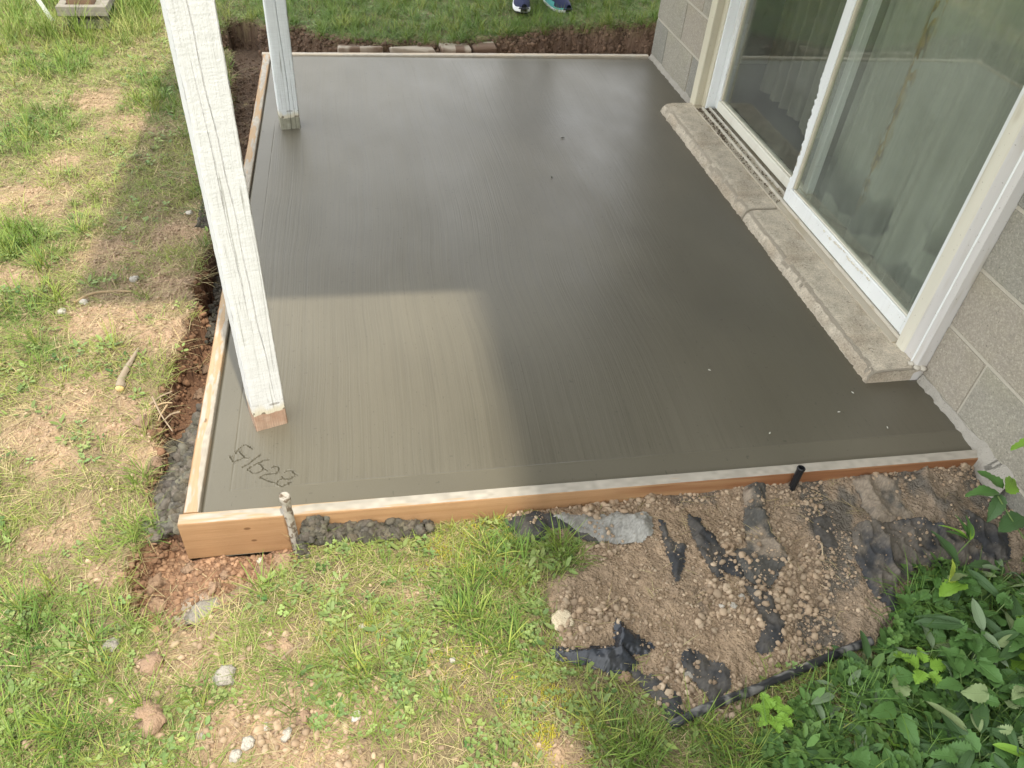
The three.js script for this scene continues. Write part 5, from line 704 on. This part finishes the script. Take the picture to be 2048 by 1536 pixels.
// ---------------------------------------------------------------- person beyond the far board (only the shoes reach into view)
{
  const gy = H(1.62, -3.85) + 0.004; const man = thing('person', 'person standing on the grass beyond the slab in navy and teal running shoes', 'person', [1.63, gy, -3.86]);
  const shoe = (x, z, yaw, teal) => {
    const S = new THREE.Group(); S.name = 'shoe'; S.position.set(x, 0, z); S.rotation.y = yaw; man.add(S);
    const N = 30, L = 0.295; // +z is the toe
    const wAt = t => 0.052 * Math.pow(Math.sin(Math.PI * clamp(0.04 + 0.93 * t)), 0.42) * (0.80 + 0.26 * ss(0.2, 0.75, t)) * (1 - 0.1 * ss(0.8, 1, t));
    const loft = (rows) => { const P = [], I = [], n = rows[0].length; for (const r of rows) for (const q of r) P.push(...q); for (let i = 0; i + 1 < rows.length; i++) for (let k = 0; k + 1 < n; k++) { const a = i * n + k; I.push(a, a + 1, a + n, a + 1, a + n + 1, a + n); } return geoFrom(P, I); };
    const lift = t => 0.012 * Math.pow(ss(0.72, 1, t), 1.5);
    const band = (y0, y1, o0, o1) => { const rows = []; for (let i = 0; i <= N; i++) { const t = i / N, w = wAt(t), z = -0.1 + L * t; const l = lift(t); rows.push([[0, y0 + l, z], [-(w + o0) * 0.97, y0 + l, z], [-(w + o0), y0 + 0.003 + l, z], [-(w + o1), y1 - 0.003 + l, z], [-(w + o1) * 0.96, y1 + l, z], [0, y1 + l, z], [(w + o1) * 0.96, y1 + l, z], [w + o1, y1 - 0.003 + l, z], [w + o0, y0 + 0.003 + l, z], [(w + o0) * 0.97, y0 + l, z], [0, y0 + l, z]]); } return loft(rows); };
    mesh('outsole', band(0.0, 0.008, 0.0, 0.001), std([0.02, 0.02, 0.022], 0.8), S);
    mesh('midsole', band(0.0085, 0.026, 0.003, 0.004), std([0.80, 0.80, 0.78], 0.6), S);
    mesh('foam_layer', band(0.0262, 0.036, 0.003, 0.001), std(teal ? [0.10, 0.45, 0.42] : [0.72, 0.74, 0.74], 0.6), S);
    const rows = []; for (let i = 0; i <= N; i++) { const t = i / N, w = wAt(t) - 0.001, z = -0.1 + L * t, hgt = t < 0.5 ? mix(0.105, 0.098, t * 2) : mix(0.098, 0.034, Math.pow((t - 0.5) * 2, 1.5)), l = lift(t), r = []; for (let k = 0; k <= 14; k++) { const a = Math.PI * k / 14; r.push([-Math.cos(a) * w * (1 - 0.25 * Math.sin(a) * (t < 0.5 ? 1 : 0.4)), 0.035 + l + Math.pow(Math.sin(a), 0.8) * (hgt - 0.012), z]); } rows.push(r); }
    mesh('upper', loft(rows), std([0.022, 0.028, 0.075], 0.85), S);
    const cap = new THREE.SphereGeometry(0.03, 14, 8, 0, 6.3, 0, 1.5); cap.scale(1.15, 0.5, 0.5); cap.translate(0, 0.026 + lift(0.97), -0.1 + L * 0.965); mesh('toe_guard', cap, std([0.018, 0.02, 0.026], 0.7), S);
    if (teal) { const sp = []; for (let i = 6; i <= 20; i++) { const t = i / N, w = wAt(t) + 0.0015; sp.push([[-w, 0.036, -0.1 + L * t], [-w * 0.97, 0.062, -0.1 + L * t]]); } mesh('side_panel', loft(sp), std([0.10, 0.42, 0.40], 0.8), S); }
    for (let k = 0; k < 4; k++) { const c = new THREE.CatmullRomCurve3([new THREE.Vector3(-0.022, 0.098 - k * 0.007, 0.03 + k * 0.02), new THREE.Vector3(0, 0.108 - k * 0.008, 0.033 + k * 0.02), new THREE.Vector3(0.022, 0.098 - k * 0.007, 0.03 + k * 0.02)]); mesh('lace', new THREE.TubeGeometry(c, 6, 0.0025, 5), std([0.05, 0.06, 0.12], 0.8), S); }
  };
  shoe(-0.105, -0.075, -0.05, false); shoe(0.115, -0.07, 0.30, true);
  // body above the frame: one continuous surface from a field of tapered bones
  const bones = [[[-0.105, 0.09, -0.13], [-0.10, 0.48, -0.12], 0.052, 0.066], [[-0.10, 0.48, -0.12], [-0.09, 0.90, -0.14], 0.066, 0.09], [[0.13, 0.09, -0.13], [0.11, 0.48, -0.12], 0.052, 0.066], [[0.11, 0.48, -0.12], [0.09, 0.90, -0.14], 0.066, 0.09], [[0, 0.93, -0.14], [0, 1.16, -0.14], 0.13, 0.125], [[0, 1.16, -0.14], [0, 1.36, -0.14], 0.13, 0.12], [[-0.15, 1.40, -0.14], [0.15, 1.40, -0.14], 0.07, 0.07], [[0, 1.42, -0.14], [0, 1.54, -0.13], 0.055, 0.05], [[0, 1.60, -0.115], [0, 1.67, -0.12], 0.082, 0.088], [[-0.19, 1.39, -0.14], [-0.24, 1.11, -0.13], 0.052, 0.042], [[-0.24, 1.11, -0.13], [-0.22, 0.87, -0.06], 0.042, 0.03], [[0.19, 1.39, -0.14], [0.24, 1.11, -0.13], 0.052, 0.042], [[0.24, 1.11, -0.13], [0.22, 0.87, -0.06], 0.042, 0.03], [[0, 1.615, -0.035], [0, 1.60, -0.022], 0.014, 0.012]];
  for (const s of [-1, 1]) { bones.push([[s * 0.22, 0.86, -0.055], [s * 0.215, 0.79, -0.04], 0.030, 0.028]); for (let f = 0; f < 4; f++) { const zz = -0.065 + f * 0.017; bones.push([[s * 0.214, 0.79, zz], [s * 0.205, 0.715 + Math.abs(f - 1.6) * 0.009, zz + 0.008], 0.009, 0.008]); } bones.push([[s * 0.21, 0.84, -0.03], [s * 0.195, 0.785, -0.008], 0.011, 0.009]); }
  const field = (x, y, z) => { let d = 1; for (const [a, b, r0, r1] of bones) { const dx = b[0] - a[0], dy = b[1] - a[1], dz = b[2] - a[2], t = clamp(((x - a[0]) * dx + (y - a[1]) * dy + (z - a[2]) * dz) / (dx * dx + dy * dy + dz * dz)); const q = Math.hypot(x - a[0] - dx * t, y - a[1] - dy * t, z - a[2] - dz * t) - mix(r0, r1, t); const k = r0 < 0.02 ? 0.006 : 0.035, h = clamp(0.5 + 0.5 * (d - q) / k); d = mix(d, q, h) - k * h * (1 - h); } return d; };
  const build = (cx, cy, cz, half, res) => { const mc = new MarchingCubes(res, new THREE.MeshBasicMaterial(), false, false, 200000); mc.isolation = 0; for (let k = 0; k < res; k++) for (let j = 0; j < res; j++) for (let i = 0; i < res; i++) mc.field[i + j * res + k * res * res] = -field(cx + ((i - res / 2) / (res / 2)) * half, cy + ((j - res / 2) / (res / 2)) * half, cz + ((k - res / 2) / (res / 2)) * half); mc.update(); const n = mc.count, P = [], C = []; for (let i = 0; i < n; i++) { const x = cx + mc.positionArray[3 * i] * half, y = cy + mc.positionArray[3 * i + 1] * half, z = cz + mc.positionArray[3 * i + 2] * half; P.push(x, y, z); C.push(...(y > 1.50 ? (y > 1.66 || (z < -0.14 && y > 1.56) ? [0.06, 0.04, 0.025] : [0.50, 0.32, 0.23]) : y > 0.95 && !(Math.abs(x) > 0.17 && y < 1.2) ? [0.10, 0.12, 0.14] : Math.abs(x) > 0.17 ? [0.50, 0.32, 0.23] : [0.07, 0.08, 0.11])); } const g = new THREE.BufferGeometry(); g.setAttribute('position', new THREE.Float32BufferAttribute(P, 3)); g.setAttribute('color', new THREE.Float32BufferAttribute(C, 3)); const m = mergeVertices(g, 1e-4); m.computeVertexNormals(); return m; };
  mesh('body', build(0, 0.9, -0.12, 0.93, 150), std([1, 1, 1], 0.85, { vertexColors: true }), man);
}
renderer.render(scene, camera);
